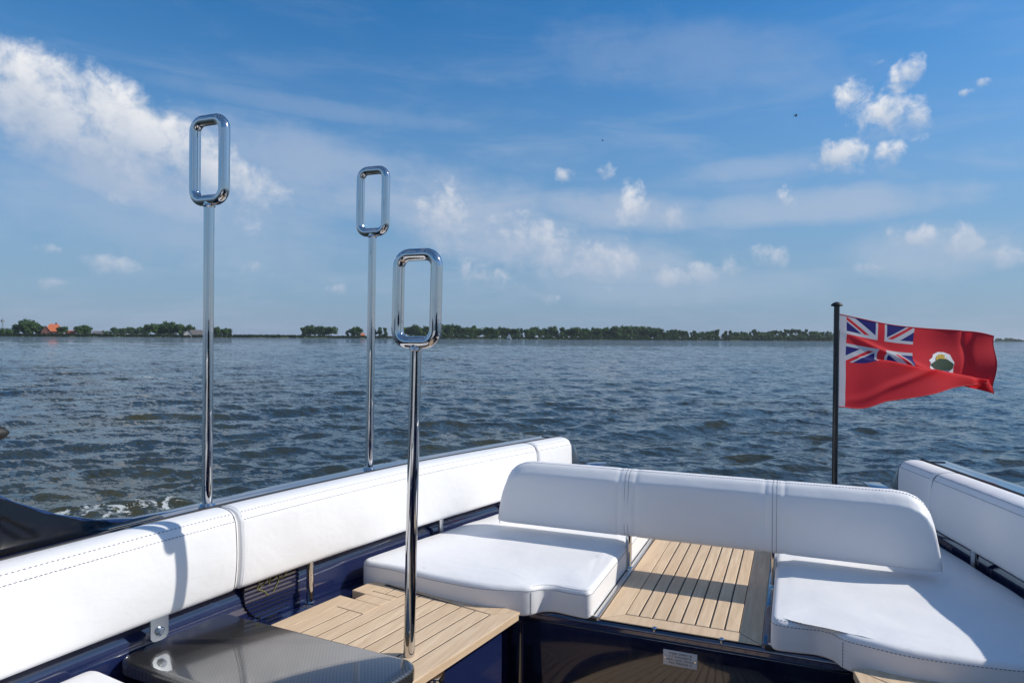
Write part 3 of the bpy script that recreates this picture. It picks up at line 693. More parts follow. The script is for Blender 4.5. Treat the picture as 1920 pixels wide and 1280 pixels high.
# seat cushions either side of the walkway
def seat_outline(side):
    pts = [(.276, 2.19), (.345, 2.198), (.405, 2.207), (.442, 2.192), (.468, 2.142), (.60, 2.095), (.78, 2.108), (.96, 2.148), (hb(2.155) + .018, 2.155)]
    pts += [(hb(2.155 + (3.34 - 2.155) * i / 6) + .018, 2.155 + (3.34 - 2.155) * i / 6) for i in range(1, 7)]
    pts += [(.276, 3.34)]
    pts = [(XC + side * a, b) for a, b in pts]
    rad = [.034, .05, .05, .05, .034, .1, .12, .12, .05] + [.1] * 5 + [.03, .03]
    return fillet(pts, rad, 5)
def seat_cushion(side, label):
    poly = seat_outline(side); z0, z1 = ZT - .003, -.826
    t = thing('seat_cushion', label, 'cushion', (XC + side * .7, 2.7, CZ + z0), 'white seat cushions at the stern')
    # dense surface: rounded border rings plus a gently domed top
    def dome(x, y):
        hx = abs(x - XC)
        wr = .0007 * math.sin(hx * 23 + y * 31) + .0009 * math.sin(hx * 11 - y * 17)
        return wr + .006 * math.exp(-((hx - .62) / .12) ** 2 - ((y - 2.2) / .12) ** 2) - .006 * math.exp(-((hx - .37) / .08) ** 2 - ((y - 2.2) / .06) ** 2)
    v, f = slab(poly, z0, z1, .020, 6, top=dome, rb=.008)
    # replace the flat lid by a grid-filled one
    n = len(poly); nr = len(v) // n; f = [q for q in f if len(q) == 4] + [tuple(range(n))]
    lid = [Vector(p) for p in v[(nr - 1) * n:]]
    bm = bmesh.new(); vs = [bm.verts.new(p) for p in lid]; fc = bm.faces.new(vs); bmesh.ops.triangulate(bm, faces=[fc])
    for _ in range(5): bmesh.ops.subdivide_edges(bm, edges=[e for e in bm.edges if e.calc_length() > .045 and not e.is_boundary], cuts=1)
    bmesh.ops.triangulate(bm, faces=bm.faces[:])
    lp = [Vector((p.x, p.y)) for p in lid]
    for w in bm.verts:
        if w.is_boundary: continue
        d = min((Vector((w.co.x, w.co.y)) - q).length for q in lp)
        w.co.z = z1 + dome(w.co.x, w.co.y) + .007 * min(1, d / .12) * (2 - min(1, d / .12))
    bm.verts.index_update(); base = len(v)
    v = list(v) + [w.co.copy() for w in bm.verts]; f += [tuple(base + w.index for w in q.verts) for q in bm.faces]; bm.free()
    bm = bmesh.new(); V = [bm.verts.new(Vector(p)) for p in v]
    for q in f:
        try: bm.faces.new([V[i] for i in q])
        except ValueError: pass
    bmesh.ops.remove_doubles(bm, verts=bm.verts, dist=1e-5); bm.verts.index_update()
    v = [w.co.copy() for w in bm.verts]; f = [tuple(w.index for w in q.verts) for q in bm.faces]; bm.free()
    mk('padding', v, f, 'vinyl', t, sharp=70)
    q1 = inset([Vector(p) for p in poly], -.0006); q2 = inset([Vector(p) for p in poly], .0085)
    k0 = 0; k1 = int(len(poly) * .62)
    loop = lambda q, z: [(p.x, p.y, z + dome(p.x, p.y)) for p in q]
    a = loop(q1, z1 - .016); b = loop(q2, z1 - .0035)
    stitches(a + a[:1], .007, .0035, .0011).build('stitching', 'thread', t)['kind'] = 'stuff'
    kk = [i for i in range(len(b)) if b[i][1] < 2.23]
    stitches([b[i] for i in range(0, 26)], .0065, .004, .0010).build('stitching', 'thread', t)['kind'] = 'stuff'
    # upright seam at the front corner
    i = min(range(len(poly)), key=lambda i: (Vector(poly[i]) - Vector((XC + side * .468, 2.142))).length)
    p = q1[i]; stitches([(p.x, p.y, z0 + .008), (p.x, p.y, z1 - .02)], .008, .002, .0012).build('stitching', 'thread', t)['kind'] = 'stuff'
    return t
seat_cushion(-1, 'white seat cushion on the left of the teak walkway')
seat_cushion(1, 'white seat cushion on the right of the teak walkway, half in shade')
# forward seat cushion in the lower left corner
poly = [(p[0], p[1]) for p in [side_pt(-1, 1.215, .02, 0), side_pt(-1, .9, .02, 0), side_pt(-1, .5, .02, 0), side_pt(-1, .5, -.60, 0), side_pt(-1, .9, -.60, 0), side_pt(-1, 1.19, -.60, 0)]]
poly = fillet(poly, .04, 5)
t = thing('seat_cushion', 'white forward seat cushion, only its corner showing at the bottom left', 'cushion', (-1.25, .85, CZ + ZL), 'white seat cushions on the side bench')
v, f = slab(poly, ZL - .02, -.832, .024, 5, rb=.01); mk('padding', v, f, 'vinyl', t, sharp=70)
q = inset([Vector(p).to_2d() for p in poly], -.0006)
stitches([(p.x, p.y, -.852) for p in q] + [(q[0].x, q[0].y, -.852)], .007, .0035, .0011).build('stitching', 'thread', t)['kind'] = 'stuff'

# cross backrest on two steel posts
t = thing('cross_backrest', 'wide white three-panel backrest standing across the stern seats', 'backrest', (XC, 2.74, CZ + ZT))
ends = [(-.815, .012, .55), (-.8135, .035, .7), (-.808, .075, .84), (-.801, .12, .93), (-.793, .155, .97), (-.782, .186, .985), (-.766, .210, 1), (-.744, .228, 1), (-.712, .240, 1), (-.67, .245, 1), (-.62, .245, 1)]
xs = [(a, b, c) for a, b, c in ends]
mid = []
SW = (-.262, .284)
for i in range(121):
    x = -.60 + 1.20 * i / 120; mid.append((x, .245, 1.0))
for s in SW:
    for d, k in ((-.052, .998), (-.042, .990), (-.036, .966), (-.031, .962), (-.026, .985), (-.014, .988), (-.008, .976), (-.003, .984), (.003, .984), (.008, .976), (.014, .988), (.026, .985), (.031, .962), (.036, .966), (.042, .990), (.052, .998)):
        mid.append((s + d, .245, k))
mid = [m for m in mid if m[2] < 1 or min(abs(m[0] - s) for s in SW) > .058]
mid.sort()
xs = xs + mid + [(-a, b, c) for a, b, c in reversed(ends)]
def cb_prof(H, k):
    T = .115
    p = [(.10, .003), (.03, .0), (.004, .008), (-.004, .04), (-.010, H * .5), (-.004, H * .82), (.006, H - .03), (.028, H - .006), (.06, H), (.095, H - .006), (T, H - .035), (T + .006, H * .5), (T, .03)]
    if H < .09: p = [(a, min(b, H) if b > H * .5 else b) for a, b in p]
    p = chaikin(p, 2); return [(T * .5 + (a - T * .5) * k, H / 2 + (b - H / 2) * (1 - (1 - k) * .4)) for a, b in p]
Yf, Zb, HS = 2.692, -.787, 1.07
rings = []
for x, H, k in xs:
    ds = min(abs(x - s) for s in SW)
    cre = lambda b: .0028 * math.exp(-((ds - .05) / .035) ** 2) * math.sin(b * 60 + (1.7 if x > 0 else 0)) * (1 - b * 2.2)
    rings.append([(XC - .012 + x, Yf + a + (b / .245) * .012 + (cre(b) + .003 * math.sin(x * 7 + b * 9) * math.exp(-((b - .12) / .08) ** 2) if a < .05 else 0), Zb + b * HS) for a, b in cb_prof(H, k)])
v, f = loft(rings); mk('padding', v, f, 'vinyl', t, sharp=60)
for s in SW:
    for d in (-.007, .007):
        P = [(XC - .012 + s + d, Yf + a - .0008 + (b / .245) * .012, Zb + b * HS) for a, b in cb_prof(.245, .979)]
        n = len(P); P = P[4:4 + int(n * .62)]
        stitches(P, .006, .003, .0011).build('stitching', 'thread', t)['kind'] = 'stuff'
# seam along the top and the ends
top = []
for x, H, k in xs:
    P = cb_prof(H, k); i = max(range(len(P)), key=lambda i: P[i][1] * 1.0 - abs(P[i][0] - .035) * .3); a, b = P[i]
    top.append((XC - .012 + x, Yf + a + (b / .245) * .012, Zb + b * HS + .0006))
stitches(top, .0065, .004, .0011).build('stitching', 'thread', t)['kind'] = 'stuff'
for s in (-1, 1):
    v, f = box((XC + s * .272, 2.735, (ZT + Zb) / 2 + .02), .020, .030, Zb - ZT + .05, 0, .005); p = mk('support_post', v, f, 'steel', t)
    v, f = box((XC + s * .272, 2.735, ZT + .004), .034, .06, .010, 0, .003); mk('post_foot', v, f, 'steel', p)

# carbon lid over the forward end of the bench
poly = [(-1.632, 1.650), (-1.655, 1.295), (-1.405, 1.279), (-.95, 1.24), (-.895, 1.60), (-1.25, 1.622)]
poly = fillet(poly, [.02, .05, .05, .05, .07, .03], 6)
v, f = slab(poly, ZL + .001, -.855, .014, 5, rb=.004)
lid = tag(mk('carbon_lid', v, f, 'carbon'), 'glossy black carbon-fibre lid on the left bench in the foreground', 'lid')

# loop-topped steel poles
def loop_pole(x, y, z0, z1, lh, lw, lean, label):
    t = thing('loop_pole', label, 'pole', (x, y, CZ + z0), 'steel poles with loop handles')
    r = .0172; lb = z1 - lh                          # bottom outside of the loop
    off = lambda z: Vector((x + lean * (z - z0), y, z))
    v, f = tube([off(z0), off(z0 + (lb - z0) * .5), off(lb + r)], r * .94, 20); mk('shaft', v, f, 'steel', t)
    v, f = tube([off(z0), off(z0 + .004), off(z0 + .012)], [.026, .026, .020], 20); mk('base_collar', v, f, 'steel', t) if z0 > -.8 else None
    v, f = tube([off(lb - .006), off(lb - .002), off(lb + .004)], [r * .95, r * 1.10, r * 1.02], 20); mk('weld_bead', v, f, 'steel_satin', t)
    cx, cz = lw / 2 - r, lh / 2 - r; rc = .034; pts = []
    for (sx, sz, a0) in ((1, 1, 0), (-1, 1, 90), (-1, -1, 180), (1, -1, 270)):
        for k in range(9):
            a = R(a0 + 90 * k / 8); pts.append((sx * (cx - rc) + rc * math.cos(a), sz * (cz - rc) + rc * math.sin(a)))
    mz = (lb + z1) / 2
    P = [off(mz + b) + Vector((a, 0, 0)) for a, b in pts]
    P2 = []
    for i in range(len(P)):
        q0, q1 = P[i], P[(i + 1) % len(P)]; m = max(1, int((q1 - q0).length / .02))
        P2 += [q0.lerp(q1, k / m) for k in range(m)]
    v, f = tube(P2, r, 20, closed=True); mk('loop_handle', v, f, 'steel', t, sharp=80)
    return t
loop_pole(-1.709, 1.657, -.540, .690, .285, .155, .003, 'nearest of the two loop-topped steel poles on the left coaming')
loop_pole(-1.606, 2.400, -.545, .690, .285, .155, .010, 'farther, smaller loop-topped steel pole on the left coaming')
loop_pole(-.995, 1.690, ZL, .245, .279, .155, .018, 'loop-topped steel pole standing on the teak bench, right of the others')

# carbon grip poking in at the left edge
gp = thing('helm_grip', 'black carbon-fibre rounded grip at the left edge of the water', 'grip', (-1.66, .62, CZ - .45))
v, f = tube([(-1.70, .55, -.27), (-1.62, .70, -.235), (-1.55, .83, -.212), (-1.520, .88, -.206), (-1.502, .908, -.204), (-1.494, .921, -.203), (-1.490, .927, -.203)], [.024, .026, .026, .023, .018, .010, .002], 18); mk('grip', v, f, 'black_rubber', gp, sharp=80)
v, f = tube([(-1.70, .55, -.27), (-1.74, .50, -.38), (-1.76, .48, -.5)], .018, 14); mk('stalk', v, f, 'steel', gp)

# ------------------------------------------------------------------ flagpole and ensign
FX, FY = .188, 3.78
t = thing('flagpole', 'thin dark flagpole with domed cap at the stern', 'flagpole', (FX, FY, CZ - .80))
v, f = tube([(FX, FY, -.80), (FX + .001, FY, -.3), (FX + .002, FY, .165)], .0135, 16); mk('shaft', v, f, 'black_paint', t)
v, f = tube([(FX + .002, FY, .163), (FX + .002, FY, .166), (FX + .002, FY, .172), (FX + .002, FY, .181), (FX + .002, FY, .186)], [.015, .027, .027, .017, .003], 18); mk('cap', v, f, 'black_rubber', t, sharp=60)
FL, FH = 1.245, .455
fdir = Vector((math.cos(YAW + R(24)), math.sin(YAW + R(24)), 0)).normalized(); fnor = Vector((fdir.y, -fdir.x, 0))   # fnor points towards the cockpit
NU, NV = 96, 110
def flag_grid():
    G = []
    for i in range(NU + 1):
        u = i / NU; col = []
        amp = max(0.0, min(1.0, (u - .03) / .27)); amp = amp * amp * (3 - 2 * amp)
        vc = .36 + .50 * u; Lf = .02 + .41 * u
        y = d = 0.0; prev = None; dv = 1 / NV
        col.append((0.0, 0.0))
        for j in range(NV):
            v = (j + .5) / NV; tau = (v - (vc - Lf / 2)) / Lf
            th = R(166) * amp * math.sin(math.pi * tau) ** 2 if 0 < tau < 1 else 0.0
            y += math.cos(th) * dv; d += math.sin(th) * dv * .42; col.append((y, d))
        G.append([(u, j / NV) + col[j] for j in range(NV + 1)])
    return G
G = flag_grid()
def flag_pt(i, j):
    u, v, y, d = G[i][j]
    droop = -.115 * u ** 1.15 - .018 * math.sin(u * 5.2)
    shear = .0
    rip = .030 * u * math.sin(7.6 * u - 2.0 * v + .4) + .013 * u * math.sin(17 * u + 5 * v) + .008 * math.sin(11 * v + 4 * u) * (u + .15)
    cr = (v - .18) - .55 * u; rip += .016 * math.exp(-(cr / .035) ** 2) * math.sin(min(1, u * 1.6) * 3.1)        # diagonal tension creases from the hoist
    cr = (v - .95) + .42 * u; rip += .014 * math.exp(-(cr / .05) ** 2) * math.sin(min(1, u * 1.4) * 3.1)
    cr = u - .80 - .10 * v; rip -= .018 * math.exp(-(cr / .03) ** 2)
    fl = max(0.0, u - .94) / .06 * max(0.0, v - .75) / .25; rip -= .05 * fl                                        # flicked corner
    y -= .05 * fl
    lift = .05 * u * (v - .5) * 0
    p = Vector((FX + .016, FY, .125)) + fdir * (u * FL * (.955 - .02 * v)) + fnor * (d * FH + rip) + Vector((0, 0, -y * FH + droop * (1 - .12 * v)))
    return p
verts = [flag_pt(i, j) for i in range(NU + 1) for j in range(NV + 1)]
faces = [(i * (NV + 1) + j, i * (NV + 1) + j + 1, (i + 1) * (NV + 1) + j + 1, (i + 1) * (NV + 1) + j) for i in range(NU) for j in range(NV)]
def b_flag(nt, b):
    uvn = nt.nodes.new('ShaderNodeUVMap'); uvn.uv_map = 'UVMap'
    u, v, _ = sep(nt, uvn.outputs[0])
    X = u * 2.0; Y = v                                 # 2 : 1 flag, v = 0 at the top
    x = (X - .485) * 60.0 * (1 / .85); y = (Y - .25) * 60.0     # union: 60 x 30
    ax, ay = x.abs(), y.abs()
    inc = ax.lt(30.0) * ay.lt(15.0)
    k = 1 / math.hypot(1, 2)
    d1 = (x - y * 2.0) * k; d2 = (x + y * 2.0) * k
    wsal = (d1.abs().lt(3.0)).mx(d2.abs().lt(3.0))
    sg = x.gt(0.0) * 2.0 - 1.0
    r1 = d1 * sg; r2 = d2 * sg
    rsal = (r1.gt(0.0) * r1.lt(2.0)).mx(r2.lt(0.0) * r2.gt(-2.0))
    wcr = ax.lt(5.0).mx(ay.lt(5.0)); rcr = ax.lt(3.0).mx(ay.lt(3.0))
    blue, white, red = (.012, .028, .20), (.72, .72, .74), (.86, .04, .055)
    c = mixc(nt, wsal, blue, white); c = mixc(nt, rsal, c, red); c = mixc(nt, wcr, c, white); c = mixc(nt, rcr, c, red)
    c = mixc(nt, inc, red, c)
    c = mixc(nt, X.lt(.075), c, (.70, .68, .72))
    w = noise(nt, scaled(nt, uvn.outputs[0], (2, 1, 1)), 260, 2, .6)
    c = mixc(nt, w.step(.3, .7) * .12, c, (.3, .02, .03))
    nt.links.new(c, b.inputs['Base Color']); bump(nt, b, w, .15, .0008)
    tr = nt.nodes.new('ShaderNodeBsdfTranslucent'); nt.links.new(c, tr.inputs['Color'])
    mx = nt.nodes.new('ShaderNodeMixShader'); mx.inputs[0].default_value = .5
    nt.links.new(b.outputs[0], mx.inputs[1]); nt.links.new(tr.outputs[0], mx.inputs[2])
    nt.links.new(mx.outputs[0], nt.nodes['Material Output'].inputs['Surface'])
mat('flag_cloth', (.6, .03, .04), .75, spec=.2, build=b_flag)
fo = thing('ensign_flag', 'red ensign with union canton and crest flying from the flagpole', 'flag', (FX + .016, FY, CZ - .33))
cl = mk('cloth', verts, faces, 'flag_cloth', fo, sharp=180)
uvl = cl.data.uv_layers.new(name='UVMap')
lut = [(G[i][j][0], G[i][j][1]) for i in range(NU + 1) for j in range(NV + 1)]
vi = [0] * len(cl.data.loops); cl.data.loops.foreach_get('vertex_index', vi)
uvl.data.foreach_set('uv', [c for k in vi for c in lut[k]])
# hems
for nm, pts in (('hem', [flag_pt(i, 0) for i in range(NU + 1)]), ('hem', [flag_pt(i, NV) for i in range(NU + 1)]), ('hem', [flag_pt(NU, j) for j in range(NV + 1)])):
    v, f = tube(pts, .0022, 5); mk(nm, v, f, mat('hem_red', (.40, .012, .022), .8) if 'hem_red' not in MATS else 'hem_red', fo)
# crest: appliqué pieces laid on the cloth
def cloth_at(u, v):
    a = max(0, min(NU - 1e-6, u * NU)); b = max(0, min(NV - 1e-6, v * NV)); i, j = int(a), int(b); fa, fb = a - i, b - j
    p = flag_pt(i, j).lerp(flag_pt(i + 1, j), fa).lerp(flag_pt(i, j + 1).lerp(flag_pt(i + 1, j + 1), fa), fb)
    tu = flag_pt(i + 1, j) - flag_pt(i, j); tv = flag_pt(i, j + 1) - flag_pt(i, j); n = tu.cross(tv).normalized()
    if n.dot(fnor) < 0 and v < .54: n = -n
    return p, n
def patch(name, u0, v0, poly, m, lift):
    """a flat print/appliqué following the cloth, poly in metres around (u0,v0)"""
    bm = bmesh.new(); vs = [bm.verts.new((a, b, 0)) for a, b in poly]; bm.faces.new(vs); bmesh.ops.triangulate(bm, faces=bm.faces[:])
    bmesh.ops.subdivide_edges(bm, edges=bm.edges[:], cuts=2, use_grid_fill=True); bmesh.ops.triangulate(bm, faces=bm.faces[:]); bm.verts.index_update()
    V = []
    for w in bm.verts:
        p, n = cloth_at(u0 + w.co.x * 1.75 / FL, v0 - w.co.y * 1.2 / FH); V.append(p + n * lift)
    Fc = [tuple(w.index for w in q.verts) for q in bm.faces]; bm.free()
    return mk(name, V, Fc, m, fo, sharp=180)
mat('crest_white', (.75, .75, .76), .8); mat('crest_yellow', (.55, .36, .04), .8); mat('crest_green', (.010, .040, .018), .8); mat('crest_red', (.55, .03, .03), .8); mat('crest_blue', (.05, .07, .25), .8)
cu_, cv_ = .665, .46
def star(rad, n, inner, sy=1.0, dy=0.0, half=False):
    out = []
    for k in range(2 * n):
        a = (math.pi * k / (n)) if not half else (-.15 + (math.pi + .3) * k / (2 * n - 1))
        r = rad if k % 2 == 0 else rad * inner
        out.append((r * math.cos(a), r * math.sin(a) * sy + dy))
    return out
patch('crest_backing', cu_, cv_, [(-.062, .0), (-.052, .022), (-.06, .03), (-.04, .045), (-.036, .058), (-.012, .07), (.012, .07), (.036, .06), (.044, .04), (.054, .024), (.05, .0), (.056, -.02), (.05, -.045), (-.05, -.045), (-.058, -.02)], 'crest_white', .0012)
patch('crest_flower', cu_, cv_, star(.030, 9, .5, 1.0, .030, True), 'crest_yellow', .0022)
patch('crest_turtle', cu_, cv_, [(-.058, .012), (-.036, .026), (-.012, .040), (.020, .038), (.038, .026), (.050, .018), (.046, -.004), (.034, -.012), (-.02, -.014), (-.044, -.006)], 'crest_green', .0032)
patch('crest_wreath', cu_, cv_, [(-.03, -.016), (.03, -.016), (.028, -.024), (-.03, -.024)], 'crest_blue', .0032)
patch('crest_shield', cu_, cv_, [(-.05, -.026), (.05, -.026), (.046, -.042), (-.046, -.042)], 'crest_red', .0026)
for k in range(3): patch('crest_lion', cu_, cv_, [(-.036 + k * .028, -.029), (-.020 + k * .028, -.029), (-.022 + k * .028, -.037), (-.034 + k * .028, -.037)], 'crest_yellow', .0036)

# ================================================================== THE FAR SHORE
rnd = random.Random(5)
def bearing(px):                                      # compass bearing of a photograph column
    d = F0 + R0 * ((px - 960) / 1300); return Vector((d.x, d.y, 0)).normalized()
_sx = [-900, -300, 0, 320, 640, 1060, 1300, 1560, 1900, 2400, 3000]
_sd = [520, 500, 500, 510, 545, 560, 640, 760, 1500, 1500, 1300]
def shore_d(px): return float(np.interp(px, _sx, _sd))
def at_shore(px, back=0.0): p = bearing(px) * (shore_d(px) + back); return Vector((p.x, p.y, 0.55))
def pxm(px, n, back=0.0): return n * (shore_d(px) + back) / 1300.0 * math.hypot(1, (px - 960) / 1300) ** 0   # photograph pixels -> metres there
def b_land(nt, b):
    p = geopos(nt); n1 = noise(nt, p, .08, 5, .6); n2 = noise(nt, p, .9, 4, .6)
    c = mixc(nt, n1.step(.35, .7), (.045, .075, .022), (.10, .105, .042)); c = mixc(nt, n2.step(.4, .8) * .5, c, (.07, .10, .03))
    nt.links.new(c, b.inputs['Base Color'])
mat('meadow', (.06, .09, .03), .9, build=b_land)
rows = []
for px in range(-900, 3001, 20):
    d = bearing(px); D = shore_d(px) + rnd.uniform(-3, 3)
    rows.append([d * D + Vector((0, 0, -.6)), d * (D + 1.2) + Vector((0, 0, .25)), d * (D + 5) + Vector((0, 0, .5 + rnd.uniform(0, .25))), d * (D + 45) + Vector((0, 0, 1.5 + rnd.uniform(-.3, .3))), d * (D + 500) + Vector((0, 0, 1.7)), d * (D + 4000) + Vector((0, 0, 2.0))])
v, f = loft(rows, closed=False); o = mk('far_shore', v, f, 'meadow', boat=False, origin=(0, 0, 0)); o['kind'] = 'structure'
# reeds along the water's edge
def b_leafy(c0, c1):
    def bl(nt, b):
        oi = nt.nodes.new('ShaderNodeObjectInfo'); r = E(nt, oi.outputs['Random'])
        gi = nt.nodes.new('ShaderNodeNewGeometry'); q = E(nt, gi.outputs['Random Per Island'])
        c = mixc(nt, q, c0, c1); c = mixc(nt, r * .35, c, (c0[0] * .8, c0[1] * .75, c0[2] * .9))
        nt.links.new(c, b.inputs['Base Color'])
        tr = nt.nodes.new('ShaderNodeBsdfTranslucent'); nt.links.new(c, tr.inputs['Color'])
        mx = nt.nodes.new('ShaderNodeMixShader'); mx.inputs[0].default_value = .25
        nt.links.new(b.outputs[0], mx.inputs[1]); nt.links.new(tr.outputs[0], mx.inputs[2]); nt.links.new(mx.outputs[0], nt.nodes['Material Output'].inputs['Surface'])
    return bl
mat('foliage', (.05, .09, .03), .8, spec=.2, build=b_leafy((.032, .080, .022), (.095, .165, .045)))
mat('reeds', (.1, .12, .05), .8, spec=.2, build=b_leafy((.055, .085, .028), (.13, .14, .055)))
mat('bark', (.07, .055, .04), .9); mat('roof_tile', (.50, .135, .05), .8); mat('brick', (.17, .075, .055), .85); mat('slate_roof', (.13, .12, .12), .8)
mat('render_wall', (.55, .53, .50), .8); mat('pane', (.03, .04, .05), .1); mat('sailcloth', (.78, .78, .78), .7); mat('galvanised', (.25, .27, .28), .5, metal=.5)
mb = MB()
for k in range(5200):
    px = rnd.uniform(-120, 2050); D = shore_d(px) + rnd.uniform(-1, 9); b = bearing(px) * D; s = R0 * rnd.uniform(.35, 1.1)
    h = rnd.uniform(.7, 1.7) * (1.25 if 430 < px < 570 else 1.0); l = Vector((rnd.uniform(-.4, .4), rnd.uniform(-.4, .4), 0))
    p = Vector((b.x, b.y, -.05 + (D - shore_d(px)) * .06))
    mb.add([p - s, p + s, p + s * .5 + l + Vector((0, 0, h)), p - s * .5 + l + Vector((0, 0, h * rnd.uniform(.8, 1.1)))], [(0, 1, 2, 3)])
o = mb.build('reed_bed', 'reeds', boat=False, origin=(0, 0, 0), smooth=False); o['kind'] = 'stuff'; o['label'] = 'pale green reeds fringing the far bank'; o['category'] = 'reeds'

# trees: unit-height crowns of leaf clumps, shared by the copies
def crown_mesh(seed, kind):
    q = random.Random(seed); v = []; f = []
    lobes = []
    if kind == 'round':
        for k in range(16):
            a = q.uniform(0, 6.28); rr = q.uniform(.03, .30); lobes.append((Vector((rr * math.cos(a), rr * math.sin(a), q.uniform(.16, .80))), q.uniform(.14, .23)))
        n = 900
    elif kind == 'tall':
        for k in range(11):
            a = q.uniform(0, 6.28); z = q.uniform(.14, .9); rr = q.uniform(0, .16) * (1.2 - z * .5); lobes.append((Vector((rr * math.cos(a), rr * math.sin(a), z)), q.uniform(.09, .15)))
        n = 620
    elif kind == 'pine':                                # bare stem, tuft on top
        for k in range(6):
            a = q.uniform(0, 6.28); z = q.uniform(.62, .92); rr = q.uniform(0, .17); lobes.append((Vector((rr * math.cos(a), rr * math.sin(a), z)), q.uniform(.07, .13)))
        n = 330
    else:                                               # bush
        for k in range(8):
            a = q.uniform(0, 6.28); rr = q.uniform(.0, .5); lobes.append((Vector((rr * math.cos(a), rr * math.sin(a), q.uniform(.2, .7))), q.uniform(.22, .34)))
        n = 420
    for k in range(n):
        c, rad = q.choice(lobes); d = Vector((q.gauss(0, 1), q.gauss(0, 1), q.gauss(0, .85))).normalized()
        p = c + d * rad * q.uniform(.55, 1.05)
        nrm = (d + Vector((q.uniform(-.7, .7), q.uniform(-.7, .7), q.uniform(-.5, .9)))).normalized(); t1 = nrm.orthogonal().normalized(); t2 = nrm.cross(t1)
        s = q.uniform(.035, .075) * (1.5 if kind == 'bush' else 1); a = q.uniform(0, 3.14); e1 = t1 * math.cos(a) + t2 * math.sin(a); e2 = nrm.cross(e1)
        b = len(v); v += [p - e1 * s, p - e2 * s * .7, p + e1 * s, p + e2 * s * .7]; f.append((b, b + 1, b + 2, b + 3))
    me = bpy.data.meshes.new('crown'); me.from_pydata([tuple(p) for p in v], [], f); me.update(); me.materials.append(MATS['foliage']); return me
def trunk_mesh(seed, kind):
    q = random.Random(seed); r = {'round': .022, 'tall': .018, 'pine': .012, 'bush': .02}[kind]; top = {'round': .62, 'tall': .75, 'pine': .82, 'bush': .4}[kind]
    mb = MB(); mb.add(*tube([(0, 0, -.04), (q.uniform(-.01, .01), 0, top * .4), (q.uniform(-.03, .03), q.uniform(-.02, .02), top)], [r, r * .75, r * .3], 6))
    for k in range(4):
        a = q.uniform(0, 6.28); z = top * q.uniform(.45, .8); mb.add(*tube([(0, 0, z), (.1 * math.cos(a), .1 * math.sin(a), z + .12), (.18 * math.cos(a), .18 * math.sin(a), z + .2)], [r * .45, r * .3, r * .1], 4))
    me = bpy.data.meshes.new('trunk'); me.from_pydata(mb.v, [], mb.f); me.update(); me.materials.append(MATS['bark']); return me
LIB = {k: [(crown_mesh(10 * i + j, k), trunk_mesh(10 * i + j, k)) for j in range(5)] for i, k in enumerate(('round', 'tall', 'pine', 'bush'))}
CNT = {}
def nth(n): return ('first', 'second', 'third', 'fourth', 'fifth', 'sixth', 'seventh', 'eighth', 'ninth', 'tenth', 'eleventh', 'twelfth', 'thirteenth', 'fourteenth', 'fifteenth', 'sixteenth')[n]
def tree(px, top_px, kind, label, group, back=8.0, wide=1.0, name='tree'):
    """top_px = height above the waterline in photograph pixels"""
    h = pxm(px, top_px, back) * 1.06; p = at_shore(px, back); cm, tm = rnd.choice(LIB[kind])
    t = bpy.data.objects.new(name, None); COL.objects.link(t); t.location = p; t['label'] = label.replace('#', nth(min(15, CNT.get(group, 0)))); CNT[group] = CNT.get(group, 0) + 1; t['category'] = 'bush' if kind == 'bush' else 'tree'
    if group: t['group'] = group
    rz = rnd.uniform(0, 6.28); w = h * wide * rnd.uniform(.9, 1.12)
    for nm, me in (('crown', cm), ('trunk', tm)):
        o = bpy.data.objects.new(nm, me); COL.objects.link(o); o.parent = t; o.rotation_euler = (0, 0, rz); o.scale = (w, w, h)
    return t
G1 = 'trees at the far left edge'
for px, h in ((3, 11), (14, 12)): tree(px, h, 'bush', '# low bush from the left edge of the far shore', 'bushes at the far left edge', 6)
for px, h in ((30, 17), (43, 23), (52, 25), (62, 21), (72, 18)): tree(px, h, 'round', '# of the broad trees left of the orange-roofed farmhouse, from the left', G1, rnd.uniform(8, 20), 1.15)
tree(118, 15, 'round', 'small round tree in front of the right end of the orange-roofed farmhouse', None, 4, 1.25)
for px, h in ((148, 16), (157, 18), (165, 15)): tree(px, h, 'round', '# tree from the left in the compact clump right of the orange-roofed farmhouse', 'clump right of the farmhouse', rnd.uniform(8, 16), 1.2)
for px, h in ((198, 9), (207, 8)): tree(px, h, 'bush', '# low bush right of the small white house on the left shore', 'bushes by the white house', 8)
for k in range(9): tree(214 + k * 7.5, rnd.uniform(12, 15), 'round', '# tree from the left in the distant low row left of the barn', 'distant low tree row', 220, 1.2)
for px, h in ((282, 21), (291, 24), (302, 22), (312, 25), (322, 24), (331, 22), (340, 20)): tree(px, h, 'round', '# tree from the left in the big wood left of the barn', 'wood left of the barn', rnd.uniform(8, 25), 1.1)
tree(356, 20, 'round', 'tree rising directly behind the grey-roofed barn', None, 22, 1.0)
for px, h in ((396, 16), (407, 17), (419, 16), (427, 15)): tree(px, h, 'round', '# tree from the left in the clump right of the nearest steel pole', 'clump right of the nearest pole', rnd.uniform(6, 14), 1.25)
for px, h in ((572, 19), (581, 22), (591, 23), (601, 21), (612, 22), (622, 20)): tree(px, h, 'round', '# tree from the left in the isolated round grove on the shore', 'isolated round grove', rnd.uniform(8, 20), 1.15)
tree(652, 14, 'tall', 'small thin tree just right of the isolated round grove', None, 10, 1.2)
for px, h in ((663, 19), (671, 20)): tree(px, h, 'round', '# of two trees just left of the middle steel pole, from the left', 'pair by the middle pole', 10, 1.0)
for px, h in ((703, 15), (712, 19), (722, 18)): tree(px, h, 'tall', '# tree from the left between the middle and right steel poles', 'trees between two poles', 10, 1.3)
